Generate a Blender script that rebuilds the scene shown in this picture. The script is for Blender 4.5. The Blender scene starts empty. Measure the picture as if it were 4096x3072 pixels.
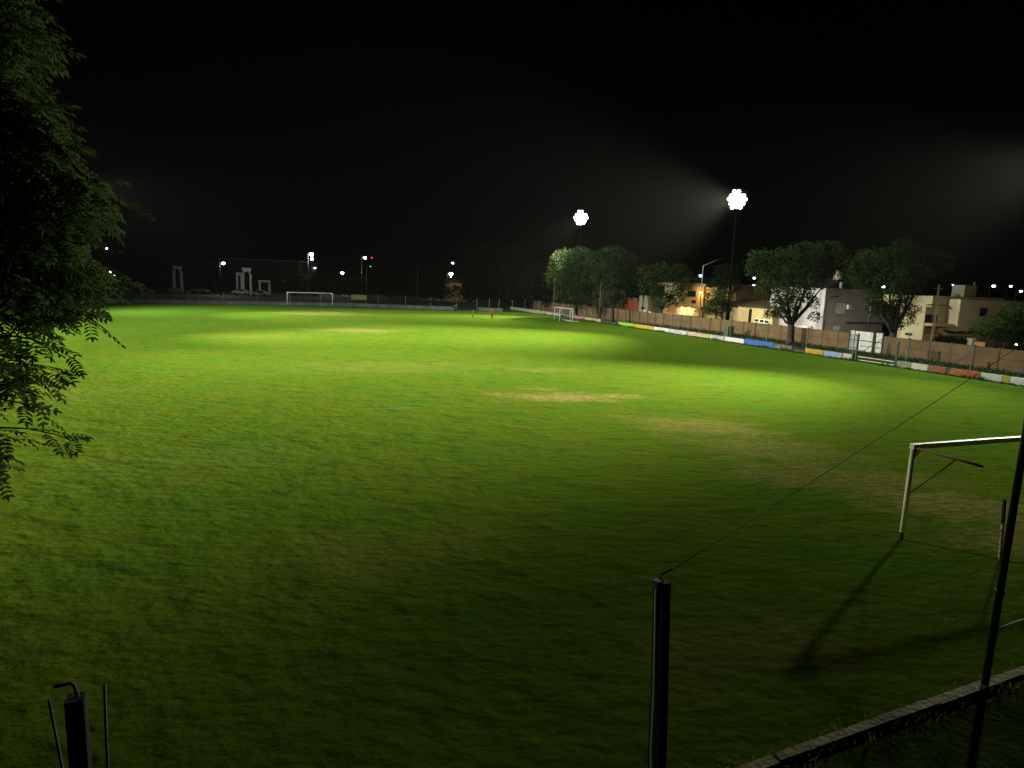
import bpy, bmesh, math, random
from mathutils import Vector, Matrix
R = random.Random(7)
sc = bpy.context.scene
col = sc.collection

# ------------------------------------------------------------------ survey of the place
# camera on the terrace 6.2 m above the pitch; sight lines give the metric positions
F = 2620.0; H = 6.2
VX, VY = 1476 - 2048, 17900 - 1536
DD = math.hypot(VX, VY); PITCH = math.atan(F / DD); ROLL = math.atan2(-VX, VY)
def ray(px, py):
    x, y = px - 2048, py - 1536
    d = (x * VX + y * VY) / DD; r = (x * VY - y * VX) / DD
    c, s = math.cos(PITCH), math.sin(PITCH)
    return r, F * c - d * s, -F * s - d * c
def G(px, py, z=0.0):
    r, fy, fz = ray(px, py); t = (z - H) / fz
    return Vector((r * t, fy * t, z))
def at(px, py, Y):
    r, fy, fz = ray(px, py); t = Y / fy
    return Vector((r * t, Y, H + fz * t))
EV = Vector((.372, -.928, 0)).normalized()      # along the right-hand touchline, far -> near
NV = Vector((.928, .372, 0)).normalized()       # away from the pitch, to the street
def sn(s, c, z=0.0): return EV * s + NV * c + Vector((0, 0, z))
def SP(px, py, c):                              # sight line met with the vertical plane n.p = c
    r, fy, fz = ray(px, py); t = c / (NV.x * r + NV.y * fy)
    p = Vector((r * t, fy * t, H + fz * t))
    return p.dot(EV), p.z

# ------------------------------------------------------------------ materials
def nodes(m):
    m.use_nodes = True
    nt = m.node_tree
    return nt, nt.nodes, nt.links
MC = {}
def mat(name, c1, c2=None, scale=3.0, rough=.7, metal=0.0, bump=0.0, bscale=None, spec=.4, trans=0.0, stretch=(1, 1, 1)):
    if name in MC: return MC[name]
    m = bpy.data.materials.new(name); nt, N, L = nodes(m)
    b = N['Principled BSDF']
    b.inputs['Roughness'].default_value = rough; b.inputs['Metallic'].default_value = metal
    b.inputs['Specular IOR Level'].default_value = spec
    c2 = c2 or tuple(v * .7 for v in c1)
    tc = N.new('ShaderNodeNewGeometry'); mp = N.new('ShaderNodeMapping'); mp.inputs['Scale'].default_value = stretch
    L.new(tc.outputs['Position'], mp.inputs['Vector'])
    nz = N.new('ShaderNodeTexNoise'); nz.inputs['Scale'].default_value = scale; nz.inputs['Detail'].default_value = 6
    L.new(mp.outputs['Vector'], nz.inputs['Vector'])
    cr = N.new('ShaderNodeValToRGB'); cr.color_ramp.elements[0].position = .35; cr.color_ramp.elements[1].position = .65
    cr.color_ramp.elements[0].color = (*c1, 1); cr.color_ramp.elements[1].color = (*c2, 1)
    L.new(nz.outputs['Fac'], cr.inputs['Fac']); L.new(cr.outputs['Color'], b.inputs['Base Color'])
    if bump:
        nb = N.new('ShaderNodeTexNoise'); nb.inputs['Scale'].default_value = bscale or scale * 4; nb.inputs['Detail'].default_value = 5
        L.new(mp.outputs['Vector'], nb.inputs['Vector'])
        bp = N.new('ShaderNodeBump'); bp.inputs['Strength'].default_value = bump; bp.inputs['Distance'].default_value = .05
        L.new(nb.outputs['Fac'], bp.inputs['Height']); L.new(bp.outputs['Normal'], b.inputs['Normal'])
    if trans:
        tr = N.new('ShaderNodeBsdfTranslucent'); L.new(cr.outputs['Color'], tr.inputs['Color'])
        mx = N.new('ShaderNodeMixShader'); mx.inputs['Fac'].default_value = trans
        out = N['Material Output']
        L.new(b.outputs['BSDF'], mx.inputs[1]); L.new(tr.outputs['BSDF'], mx.inputs[2]); L.new(mx.outputs[0], out.inputs['Surface'])
    MC[name] = m
    return m
def emit(name, c, s):
    if name in MC: return MC[name]
    m = bpy.data.materials.new(name); nt, N, L = nodes(m)
    b = N['Principled BSDF']; b.inputs['Base Color'].default_value = (.8, .8, .8, 1)
    b.inputs['Emission Color'].default_value = (*c, 1); b.inputs['Emission Strength'].default_value = s
    MC[name] = m
    return m
def patchy(name, base, cols, scale=2.2, seed=0, thr=.56):
    """weathered paint with blotches of lettering colours"""
    if name in MC: return MC[name]
    m = bpy.data.materials.new(name); nt, N, L = nodes(m)
    b = N['Principled BSDF']; b.inputs['Roughness'].default_value = .8
    tc = N.new('ShaderNodeNewGeometry'); cur = None
    rgb = N.new('ShaderNodeRGB'); rgb.outputs[0].default_value = (*base, 1); cur = rgb.outputs[0]
    for i, c in enumerate(cols):
        mp = N.new('ShaderNodeMapping'); mp.inputs['Location'].default_value = (seed * 3.1 + i * 17.3, i * 5.7, i * 2.2)
        mp.inputs['Scale'].default_value = (1, 1, 1.6)
        L.new(tc.outputs['Position'], mp.inputs['Vector'])
        nz = N.new('ShaderNodeTexNoise'); nz.inputs['Scale'].default_value = scale * (1 + .5 * i); nz.inputs['Detail'].default_value = 4
        L.new(mp.outputs['Vector'], nz.inputs['Vector'])
        cr = N.new('ShaderNodeValToRGB'); cr.color_ramp.elements[0].position = thr; cr.color_ramp.elements[1].position = thr + .05
        L.new(nz.outputs['Fac'], cr.inputs['Fac'])
        mx = N.new('ShaderNodeMix'); mx.data_type = 'RGBA'
        L.new(cr.outputs['Color'], mx.inputs['Factor']); L.new(cur, mx.inputs['A']); mx.inputs['B'].default_value = (*c, 1)
        cur = mx.outputs['Result']
    L.new(cur, b.inputs['Base Color'])
    MC[name] = m
    return m

# ------------------------------------------------------------------ mesh building
class MB:
    def __init__(s): s.v = []; s.f = []; s.mi = []; s.k = 0
    def add(s, vs, fs):
        o = len(s.v); s.v += [Vector(v) for v in vs]; s.f += [tuple(i + o for i in f) for f in fs]; s.mi += [s.k] * len(fs)
        return s
    def frame(s, o, X, Y, Z, a, b):
        P = [o + X * x + Y * y + Z * z for x in (a[0], b[0]) for y in (a[1], b[1]) for z in (a[2], b[2])]
        return s.add(P, [(0, 1, 3, 2), (4, 6, 7, 5), (0, 4, 5, 1), (2, 3, 7, 6), (0, 2, 6, 4), (1, 5, 7, 3)])
    def box(s, a, b): return s.frame(Vector(), Vector((1, 0, 0)), Vector((0, 1, 0)), Vector((0, 0, 1)), a, b)
    def sbox(s, a, b): return s.frame(Vector(), EV, NV, Vector((0, 0, 1)), a, b)     # box in street axes (s, n, z)
    def bar(s, p, q, w, h=None, up=(0, 0, 1)):
        p, q = Vector(p), Vector(q); Z = (q - p); l = Z.length; Z.normalize(); h = h or w
        X = Vector(up).cross(Z)
        if X.length < 1e-3: X = Vector((1, 0, 0)).cross(Z)
        X.normalize(); Y = Z.cross(X)
        return s.frame(p, X, Y, Z, (-w / 2, -h / 2, 0), (w / 2, h / 2, l))
    def tube(s, pts, rs, n=8, cap=True):
        pts = [Vector(p) for p in pts]
        if not hasattr(rs, '__len__'): rs = [rs] * len(pts)
        vs, fs = [], []
        for i, p in enumerate(pts):
            d = (pts[min(i + 1, len(pts) - 1)] - pts[max(i - 1, 0)]).normalized()
            X = d.cross(Vector((0, 0, 1)) if abs(d.z) < .9 else Vector((1, 0, 0))).normalized(); Y = d.cross(X)
            vs += [p + (X * math.cos(a) + Y * math.sin(a)) * rs[i] for a in [2 * math.pi * k / n for k in range(n)]]
        for i in range(len(pts) - 1):
            fs += [(i * n + k, i * n + (k + 1) % n, (i + 1) * n + (k + 1) % n, (i + 1) * n + k) for k in range(n)]
        if cap: fs += [tuple(range(n))[::-1], tuple((len(pts) - 1) * n + k for k in range(n))]
        return s.add(vs, fs)
    def ball(s, c, r, n=10, m=6, sq=(1, 1, 1)):
        c = Vector(c); vs = [c + Vector((0, 0, r * sq[2]))]; fs = []
        for j in range(1, m):
            t = math.pi * j / m
            vs += [c + Vector((r * sq[0] * math.sin(t) * math.cos(a), r * sq[1] * math.sin(t) * math.sin(a), r * sq[2] * math.cos(t))) for a in [2 * math.pi * k / n for k in range(n)]]
        vs.append(c - Vector((0, 0, r * sq[2])))
        fs += [(0, 1 + k, 1 + (k + 1) % n) for k in range(n)]
        for j in range(m - 2):
            a = 1 + j * n
            fs += [(a + k, a + n + k, a + n + (k + 1) % n, a + (k + 1) % n) for k in range(n)]
        a = 1 + (m - 2) * n; e = len(vs) - 1
        fs += [(a + k, e, a + (k + 1) % n) for k in range(n)]
        return s.add(vs, fs)
    def prism(s, outline, d):                  # closed outline (world points) extruded along d
        n = len(outline); d = Vector(d); o = [Vector(p) for p in outline]
        return s.add(o + [p + d for p in o], [tuple(range(n))[::-1], tuple(range(n, 2 * n))] + [(i, (i + 1) % n, n + (i + 1) % n, n + i) for i in range(n)])
    def build(s, name, m, parent=None, smooth=False, fix=True):
        me = bpy.data.meshes.new(name)
        off = Vector()
        if parent:
            off = parent.location.copy()
            if parent.parent: off = off + parent.parent.location
        else:
            if s.v:
                zs = min(v.z for v in s.v); off = sum(s.v, Vector()) / len(s.v); off.z = zs
        me.from_pydata([v - off for v in s.v], [], s.f)
        for x in (m if isinstance(m, (list, tuple)) else [m]): me.materials.append(x)
        me.polygons.foreach_set('material_index', s.mi)
        if smooth: me.polygons.foreach_set('use_smooth', [True] * len(me.polygons))
        if fix:
            b = bmesh.new(); b.from_mesh(me); bmesh.ops.recalc_face_normals(b, faces=b.faces); b.to_mesh(me); b.free()
        me.update()
        o = bpy.data.objects.new(name, me); col.objects.link(o)
        if parent: o.parent = parent
        else: o.location = off
        return o
def tag(o, label=None, cat=None, group=None, kind=None):
    if label: o['label'] = label
    if cat: o['category'] = cat
    if group: o['group'] = group
    if kind: o['kind'] = kind
    return o
def thing(name, loc, label, cat, group=None):
    o = bpy.data.objects.new(name, None); o.location = loc; o.empty_display_size = .3; col.objects.link(o)
    return tag(o, label, cat, group)
def lamp(kind, loc, power, color, parent=None, aim=None, size=2.0, blend=1.0, radius=.2):
    ld = bpy.data.lights.new('lamp_light', kind); ld.energy = power; ld.color = color; ld.shadow_soft_size = radius
    if kind == 'SPOT': ld.spot_size = size; ld.spot_blend = blend
    o = bpy.data.objects.new('lamp_light', ld); col.objects.link(o)
    loc = Vector(loc)
    if aim is not None: o.rotation_euler = (Vector(aim) - loc).to_track_quat('-Z', 'Y').to_euler()
    if parent: o.parent = parent; loc = loc - parent.location
    o.location = loc
    return o

# ------------------------------------------------------------------ colours
WHITE = mat('white_paint', (.72, .71, .66), (.55, .53, .47), 4, .55)
CREAMP = mat('cream_goal_paint', (.80, .76, .52), (.66, .61, .40), 6, .55, bump=.2)
DKGREEN = mat('dark_green_paint', (.02, .05, .035), (.012, .028, .022), 5, .5)
PGREEN = mat('pale_green_paint', (.16, .24, .16), (.10, .15, .10), 5, .6)
MASTM = mat('black_mast', (.006, .006, .007), (.004, .004, .004), 6, .9, spec=0)
DKMETAL = mat('dark_metal', (.02, .021, .022), (.012, .012, .013), 6, .5, .3)
GALV = mat('galvanised_metal', (.26, .26, .25), (.19, .19, .18), 8, .45, .4)
RUST = mat('rusty_metal', (.16, .07, .04), (.09, .045, .03), 9, .8)
CONC = mat('old_concrete', (.26, .24, .20), (.16, .15, .12), 2.5, .9, bump=.5)
DKPOST = mat('tarred_post', (.018, .019, .017), (.010, .010, .010), 8, .9, bump=.5)
BARKD = mat('dimmed_bark', (.02, .016, .012), (.012, .01, .008), 5, .95)  # bark toned down for the dimly lit trees, shade put in the colour
BARK = mat('bark', (.07, .055, .042), (.03, .024, .018), 5, .95, bump=.8, bscale=14)
GLASS = mat('dark_glass', (.02, .025, .035), (.015, .018, .025), 1, .12)
BULBW = emit('lamp_white', (1, .98, .92), 9.0)
BULBB = emit('lamp_cool_white', (.75, .82, 1), 2.6)
BULBY = emit('lamp_warm', (1, .62, .18), 1.6)
BULBR = emit('lamp_red', (1, .03, .02), 1.2)
BULBG = emit('lamp_green', (.25, 1, .35), .5)
LENS = emit('flood_lens', (1, .97, .86), 2.5)

# ------------------------------------------------------------------ ground
def grass_material():
    m = bpy.data.materials.new('pitch_grass'); nt, N, L = nodes(m)
    N.remove(N['Principled BSDF']); b = N.new('ShaderNodeBsdfDiffuse'); b.inputs['Roughness'].default_value = .6; L.new(b.outputs[0], N['Material Output'].inputs['Surface'])
    geo = N.new('ShaderNodeNewGeometry'); P = geo.outputs['Position']
    def noise(scale, detail=5, stretch=None, rough=.55):
        n = N.new('ShaderNodeTexNoise'); n.inputs['Scale'].default_value = scale; n.inputs['Detail'].default_value = detail; n.inputs['Roughness'].default_value = rough
        if stretch:
            mp = N.new('ShaderNodeMapping'); mp.inputs['Rotation'].default_value = (0, 0, math.radians(-22)); mp.inputs['Scale'].default_value = stretch
            L.new(P, mp.inputs['Vector']); L.new(mp.outputs[0], n.inputs['Vector'])
        else: L.new(P, n.inputs['Vector'])
        return n.outputs['Fac']
    def ramp(f, a, b_):
        r = N.new('ShaderNodeMapRange'); r.interpolation_type = 'SMOOTHSTEP'
        r.inputs['From Min'].default_value = a; r.inputs['From Max'].default_value = b_; L.new(f, r.inputs['Value']); return r.outputs[0]
    def mix(f, A, B):
        x = N.new('ShaderNodeMix'); x.data_type = 'RGBA'
        if isinstance(f, float): x.inputs['Factor'].default_value = f
        else: L.new(f, x.inputs['Factor'])
        for k, v in (('A', A), ('B', B)):
            if isinstance(v, tuple): x.inputs[k].default_value = (*v, 1)
            else: L.new(v, x.inputs[k])
        return x.outputs['Result']
    def mth(op, a, b_=None):
        x = N.new('ShaderNodeMath'); x.operation = op
        for i, v in enumerate((a, b_)):
            if v is None: continue
            if isinstance(v, (int, float)): x.inputs[i].default_value = v
            else: L.new(v, x.inputs[i])
        return x.outputs[0]
    c = mix(ramp(noise(.16, 4), .38, .62), (.078, .130, .0095), (.060, .130, .0095))
    c = mix(mth('MULTIPLY', ramp(noise(.45, 4), .45, .68), .7), c, (.094, .132, .0095))
    c = mix(mth('MULTIPLY', ramp(noise(.75, 5, (1, 1.5, 1), .6), .50, .68), .5), c, (.030, .070, .013))  # dark blotches paint the shade of uneven turf into the grass colour
    c = mix(mth('MULTIPLY', ramp(noise(1.7, 5, (1, 1.9, 1), .55), .56, .69), .45), c, (.020, .044, .010))  # smaller blotches of the same painted turf shade
    c = mix(mth('MULTIPLY', ramp(noise(26, 3), .35, .75), .25), c, (.13, .155, .016))
    c = mix(mth('MULTIPLY', ramp(noise(60, 2), .42, .75), .3), c, (.035, .062, .008))
    # bare, worn earth: ellipses (centre, radii, heading, strength)
    spots = [((3.2, 35.0), (4.2, 1.5), 12, 1.15), ((1.5, 37.2), (1.6, .9), 0, .5), ((8.6, 28.6), (3.8, 2.0), -20, .7), ((10.4, 25.2), (4.2, 2.4), -35, .6),
             ((11.2, 21.5), (4.2, 3.0), -30, .65), ((13.4, 18.4), (3.2, 2.4), -10, .9), ((14.5, 17.0), (4.0, 1.3), 22, .8), ((-30, 100.5), (7.5, 5.0), 22, 1.0),
             ((-17.5, 72.5), (5.5, 3.2), 20, .8), ((-8, 44), (9, 3.5), 20, .22), ((-22, 31), (4, 3), 20, .2), ((2, 45.5), (3, 1.3), 10, .35),
             ((-24, 62), (6, 3), 20, .25), ((-3, 14), (3, 1.5), 20, .2), ((4, 10.5), (3, 1.2), 24, .35), ((-10, 21), (4, 2), 20, .15)]
    tot = None
    wob = noise(.55, 6, None, .65)
    fine = noise(5.5, 5, None, .65)
    for (cx, cy), (rx, ry), hd, st in spots:
        mp = N.new('ShaderNodeMapping'); mp.vector_type = 'TEXTURE'
        mp.inputs['Location'].default_value = (cx, cy, 0); mp.inputs['Rotation'].default_value = (0, 0, math.radians(hd)); mp.inputs['Scale'].default_value = (rx, ry, 1000)
        L.new(P, mp.inputs['Vector'])
        ln = N.new('ShaderNodeVectorMath'); ln.operation = 'LENGTH'; L.new(mp.outputs[0], ln.inputs[0])
        d = mth('ADD', ln.outputs['Value'], mth('MULTIPLY', mth('SUBTRACT', wob, .5), 2.8))
        d = mth('ADD', d, mth('MULTIPLY', mth('SUBTRACT', fine, .5), .75))
        e = mth('MULTIPLY', ramp(d, 1.25, .25), st)
        tot = e if tot is None else mth('MAXIMUM', tot, e)
    earth = mix(ramp(noise(3.5, 6), .35, .65), (.27, .215, .07), (.15, .14, .035))
    c = mix(mth('MULTIPLY', tot, .74), c, earth)
    # worn lime lines
    for a, q, w, st in (((-24.9, 65.4), (-11.5, 71.1), .09, .12), ((-8.9, 29.3), (1.3, 32.4), .05, .05), ((-19, 21.5), (-7, 26.2), .05, .02)):
        a, q = Vector(a), Vector(q); hd = math.atan2(q.y - a.y, q.x - a.x); mid = (a + q) / 2
        mp = N.new('ShaderNodeMapping'); mp.vector_type = 'TEXTURE'
        mp.inputs['Location'].default_value = (mid.x, mid.y, 0); mp.inputs['Rotation'].default_value = (0, 0, hd)
        L.new(P, mp.inputs['Vector']); sx = N.new('ShaderNodeSeparateXYZ'); L.new(mp.outputs[0], sx.inputs[0])
        fx = ramp(mth('ABSOLUTE', sx.outputs['X']), (q - a).length / 2, (q - a).length / 2 - 2); fy = ramp(mth('ABSOLUTE', sx.outputs['Y']), w * 2.2, w)
        c = mix(mth('MULTIPLY', mth('MULTIPLY', fx, fy), mth('MULTIPLY', ramp(noise(1.1, 4), .4, .6), st * 2)), c, (.55, .55, .45))
    L.new(c, b.inputs['Color'])
    hgt = mth('ADD', mth('MULTIPLY', noise(.8, 3, (1, 1.4, 1)), 1.6), mth('MULTIPLY', noise(2.4, 5, (1, 1.5, 1), .5), 1.0))
    hgt = mth('ADD', hgt, mth('MULTIPLY', noise(22, 4), .07))
    bp = N.new('ShaderNodeBump'); bp.inputs['Strength'].default_value = .42; bp.inputs['Distance'].default_value = .12
    L.new(hgt, bp.inputs['Height']); L.new(bp.outputs['Normal'], b.inputs['Normal'])
    return m
GRASS = grass_material()
EARTH = mat('dark_verge', (.035, .05, .014), (.022, .03, .012), 1.2, .95, bump=.8, bscale=6)
ASPH = mat('asphalt', (.05, .05, .05), (.035, .035, .035), 4, .9)
KC = 50.3                                       # touchline wall stands on n.p = 50.3
# near boundary wall line and far boundary wall line
ka, kb = G(3000, 3045, .10), G(4096, 2660, .10); kd = (kb - ka).normalized()
NA, NB = ka - kd * 12.5, ka + kd * 23; NA.z = NB.z = 0
def on_kerb(px, py, off=.07):                    # where a sight line crosses the near kerb in plan
    r, fy, fz = ray(px, py); n = Vector((-kd.y, kd.x, 0)); q = ka + n * -off
    t = (q.x * n.x + q.y * n.y) / (r * n.x + fy * n.y)
    return Vector((r * t, fy * t, 0))
FARL = [Vector((-84, 88, 0)), G(0, 1217), G(480, 1211), G(1000, 1218), G(1400, 1226), G(1813, 1240)]
FARR = [G(1912, 1242), G(2010, 1246)]
m = MB(); m.add([tuple(NA - kd * 600 + Vector((0, 0, -.02))), tuple(NB + kd * 600 + Vector((0, 0, -.02))), (700, 900, -.02), (-700, 900, -.02)], [(0, 1, 2, 3)])
tag(m.build('ground', EARTH), 'dark night ground of verge and waste land round the pitch', 'ground', kind='structure')

bn = Vector((kd.y, -kd.x, 0))
m = MB(); bv = []; nu, nw = 60, 16
for i in range(nu + 1):
    for j in range(nw + 1):
        w_ = j / nw; p = NA - kd * 20 + kd * (70 * i / nu) + bn * (.14 + 5.5 * w_)
        bv.append(p + Vector((0, 0, .045 - 1.0 * w_ + (R.gauss(0, .05) if j else 0))))
m.add(bv, [(i * (nw + 1) + j, (i + 1) * (nw + 1) + j, (i + 1) * (nw + 1) + j + 1, i * (nw + 1) + j + 1) for i in range(nu) for j in range(nw)])
BANKM = mat('bank_grass', (.040, .058, .016), (.020, .032, .009), 2.4, 1.0, bump=.5, bscale=9, spec=0)
tag(m.build('grass_bank', BANKM, None, True), 'dark grassy bank falling away behind the near kerb wall', 'bank', kind='structure')
m = MB(); a_, b_ = NA - kd * 300 + bn * 5.5, NB + kd * 300 + bn * 5.5
m.add([a_ + Vector((0, 0, -.93)), b_ + Vector((0, 0, -.93)), b_ + bn * 80 + Vector((0, 0, -.93)), a_ + bn * 80 + Vector((0, 0, -.93))], [(0, 1, 2, 3)])
tag(m.build('yard_ground', EARTH), 'dark ground at the foot of the bank', 'ground', kind='structure')
m = MB()
pts = [NA, NB, sn(-24, KC), sn(-118, KC), G(1900, 1246), G(1000, 1219), G(480, 1212), FARL[1], FARL[0], Vector((-62, 30, 0)), Vector((-30, -6, 0))]
m.add([p + Vector((0, 0, .0)) for p in pts], [tuple(range(len(pts)))])
tag(m.build('grass_pitch', GRASS), 'wide worn green grass football pitch under floodlights', 'pitch', kind='structure')
m = MB()
m.add([sn(-150, KC + .1, -.006), sn(40, KC + .1, -.006), sn(40, 58.4, -.006), sn(-150, 62.5, -.006)], [(0, 1, 2, 3)])
tag(m.build('grass_verge', EARTH), 'dark grass strip between painted low wall and boundary wall', 'verge', kind='structure')
m = MB(); m.add([sn(-190, 63.5, -.012), sn(40, 61.5, -.012), sn(40, 70, -.012), sn(-190, 70, -.012)], [(0, 1, 2, 3)])
tag(m.build('road', ASPH), 'asphalt street behind the boundary wall', 'road', kind='structure')

# grass tufts on the nearer half of the pitch (nobody could count them)
tb = MB(); tv, tf = [], []
Rg = random.Random(3)
un = (NB - NA).normalized(); vn = Vector((-un.y, un.x, 0)); bn = -vn
for i in range(7000):
    d = .3 + 14 * Rg.random() ** 1.6
    p = NA + un * Rg.uniform(-6, 38) + vn * d
    if abs(p.x) > .86 * p.y + 1: continue
    for k in range(4):
        a = Rg.uniform(0, 6.283); h = Rg.uniform(.012, .030); w = Rg.uniform(.005, .010) * (1 + d / 16)
        q = p + Vector((Rg.gauss(0, .09), Rg.gauss(0, .09), -.005)); t = Vector((math.cos(a), math.sin(a), 0))
        ln = Vector((Rg.gauss(0, .6), Rg.gauss(0, .6), 1)) * h
        o = len(tv); tv += [q - t * w, q + t * w, q + ln]; tf.append((o, o + 1, o + 2))
for i in range(3600):                              # ragged grass along the kerb
    q = NA + kd * Rg.uniform(-2, 26) + bn * (Rg.choice((0.19, -.05)) + Rg.gauss(0, .07)); q.z = .03 if Rg.random() < .5 else 0
    if (q - NA).dot(bn) < .07: q.z = 0
    a = Rg.uniform(0, 6.283); h = Rg.uniform(.04, .11) if q.z == 0 else Rg.uniform(.06, .13); t = Vector((math.cos(a), math.sin(a), 0)) * .008
    o = len(tv); tv += [q - t, q + t, q + Vector((Rg.gauss(0, .05), Rg.gauss(0, .05), h))]; tf.append((o, o + 1, o + 2))
tb.v = tv; tb.f = tf; tb.mi = [0] * len(tf)
BLADE = mat('grass_blade', (.09, .15, .010), (.055, .11, .009), 1.1, 1.0, spec=0, trans=.55)
tag(tb.build('grass_tufts', BLADE, fix=False), 'short tufts of grass standing in the near part of the pitch', 'grass', kind='stuff')

# ------------------------------------------------------------------ low walls
WALLGREY = mat('limewashed_wall', (.15, .145, .125), (.09, .085, .07), .9, .9, bump=.3)
def wall_run(mb, pts, h, t):
    for a, b in zip(pts, pts[1:]):
        d = (b - a); l = d.length; d.normalize(); n = Vector((-d.y, d.x, 0))
        mb.frame(a, d, n, Vector((0, 0, 1)), (0, 0, -.05), (l - .004, t, h))
m = MB(); wall_run(m, FARL, .62, .2)
tag(m.build('low_wall', WALLGREY), 'long whitewashed low wall behind the far goal', 'wall')
m = MB(); wall_run(m, FARR, .6, .2)
tag(m.build('low_wall', WALLGREY), 'short pale low wall section behind the standing players', 'wall')
NEARW = mat('mossy_concrete', (.17, .125, .045), (.07, .065, .022), 2.6, .95, bump=.8)
m = MB()
k = 0
segs = 22
pr = None
for i in range(segs):                            # slightly uneven old kerb
    a = NA.lerp(NB, i / segs); b = NA.lerp(NB, (i + 1) / segs)
    m.frame(a, un, vn, Vector((0, 0, 1)), (0, -.15 + R.uniform(-.01, .01), -.1), ((b - a).length - .006, R.uniform(-.01, .01), .10 + R.uniform(-.02, .01)))
tag(m.build('low_wall', NEARW), 'mossy concrete kerb wall crossing the bottom right corner', 'wall')

# painted advert wall along the right touchline: every colour field a part
aw = thing('advert_wall', sn(-70, KC), 'low wall along the right touchline painted with coloured adverts', 'wall')
cWh = (.62, .60, .54)
sec = [(2040, 2180, (.42, .37, .26), [(.25, .35, .12)], 'beige'), (2182, 2242, (.55, .45, .45), [(.5, .2, .3), (.2, .2, .3)], 'white and pink'), (2244, 2286, (.12, .13, .16), [(.3, .3, .3)], 'dark grey'),
       (2288, 2338, (.50, .16, .22), [(.6, .45, .45)], 'pink'), (2340, 2402, (.52, .46, .18), [(.3, .28, .1)], 'yellowish'), (2404, 2466, (.05, .055, .03), [(.16, .16, .13)], 'dark overgrown'),
       (2472, 2536, (.22, .48, .02), [(.3, .55, .05)], 'lime green'), (2538, 2612, (.50, .34, .01), [(.3, .4, .02)], 'yellow'), (2614, 2676, cWh, [(.5, .48, .45)], 'white'),
       (2678, 2745, cWh, [(.06, .1, .35), (.1, .1, .16)], 'white with blue lettering'), (2747, 2822, (.55, .48, .36), [(.5, .18, .03), (.3, .12, .05)], 'white with orange lettering'), (2824, 2834, (.6, .6, .02), [(.5, .5, .1)], 'bright yellow'),
       (2836, 2896, (.55, .53, .48), [(.18, .17, .17), (.4, .38, .36)], 'white with grey lettering'), (2898, 2974, (.70, .68, .66), [(.62, .6, .56)], 'plain white'), (2976, 3092, (.025, .12, .46), [(.05, .16, .5)], 'blue'),
       (3094, 3166, (.10, .09, .075), [(.35, .22, .1), (.17, .17, .15)], 'dark faded'), (3168, 3216, (.05, .05, .035), [(.09, .1, .05)], 'dark overgrown'), (3218, 3290, (.52, .30, .02), [(.5, .16, .02), (.5, .42, .1)], 'orange and yellow'),
       (3292, 3364, (.30, .36, .58), [(.45, .47, .55)], 'pale blue'), (3366, 3404, (.62, .56, .46), [(.4, .2, .1)], 'cream'),
       (3584, 3640, (.30, .32, .22), [(.14, .2, .06)], 'faded pale'), (3642, 3706, (.64, .62, .50), [(.35, .45, .25)], 'white with green edge'), (3708, 3780, (.28, .11, .07), [(.35, .08, .04)], 'brick red'),
       (3796, 3844, (.36, .11, .03), [(.4, .2, .05)], 'orange brown'), (3846, 3918, (.40, .09, .015), [(.5, .2, .03), (.3, .05, .02)], 'red orange'), (3920, 4004, (.58, .62, .54), [(.4, .48, .42)], 'white with pale green lettering'),
       (4006, 4034, (.42, .36, .04), [(.25, .3, .05)], 'mustard'), (4036, 4100, (.66, .64, .60), [(.5, .5, .48)], 'plain white')]
def kerb_y(px):                                  # foot of the wall in the photograph
    T = [(2040, 1247), (2240, 1272), (2400, 1290), (2470, 1298), (2600, 1318), (2800, 1350), (2990, 1384), (3094, 1406), (3221, 1427), (3400, 1456), (3600, 1476), (3700, 1489), (3920, 1524), (4096, 1553)]
    for (a, b), (c, d) in zip(T, T[1:]):
        if a <= px <= c: return b + (d - b) * (px - a) / (c - a)
    return T[-1][1]
def kerb_s(px):
    r, fy, fz = ray(px, kerb_y(px)); t = KC / (NV.x * r + NV.y * fy)
    return (Vector((r * t, fy * t, 0))).dot(EV)
for i, (a, b, c, alt, nm) in enumerate(sec):
    s0, s1 = kerb_s(a), kerb_s(b)
    m = MB(); h = .55 if 'overgrown' not in nm else .30
    if nm in ('blue',): h = .62
    m.sbox((s0 + .006, KC, -.05), (s1 - .006, KC + .2, h))
    c = tuple(v * .72 for v in c); alt = [tuple(v * .72 for v in q) for q in alt]
    o = m.build('painted_section', patchy('advert_%d' % i, c, alt, 1.7 if 'letter' not in nm else 3.2, i), aw)
    o['label'] = nm + ' painted section'
m = MB()
m.sbox((kerb_s(4102), KC, -.05), (-18, KC + .2, .55)); m.build('painted_section', patchy('advert_x', (.5, .48, .42), [(.3, .3, .28)], 1.5, 5), aw)

# weeds along the foot of the advert wall
wv, wf = [], []
for i in range(5200):
    s = R.uniform(-112, -25); c = KC - abs(R.gauss(0, .22)) - .02
    hh = R.uniform(.05, .2) * (1 + .9 * (math.sin(s * 1.7) + math.sin(s * .61 + 2) > .9))
    p = sn(s, c); a = R.uniform(0, 6.28); t = Vector((math.cos(a), math.sin(a), 0)) * R.uniform(.02, .05)
    o = len(wv); wv += [p - t, p + t, p + Vector((R.gauss(0, .06), R.gauss(0, .06), hh))]; wf.append((o, o + 1, o + 2))
for i in range(9000):
    s = R.uniform(-118, -25); c = 57.6 - abs(R.gauss(0, .9))
    p = sn(s, c - (s + 58) * .03); a = R.uniform(0, 6.28); t = Vector((math.cos(a), math.sin(a), 0)) * R.uniform(.03, .07)
    o = len(wv); wv += [p - t, p + t, p + Vector((R.gauss(0, .1), R.gauss(0, .1), R.uniform(.1, .5)))]; wf.append((o, o + 1, o + 2))
m = MB(); m.v = wv; m.f = wf; m.mi = [0] * len(wf)
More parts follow.
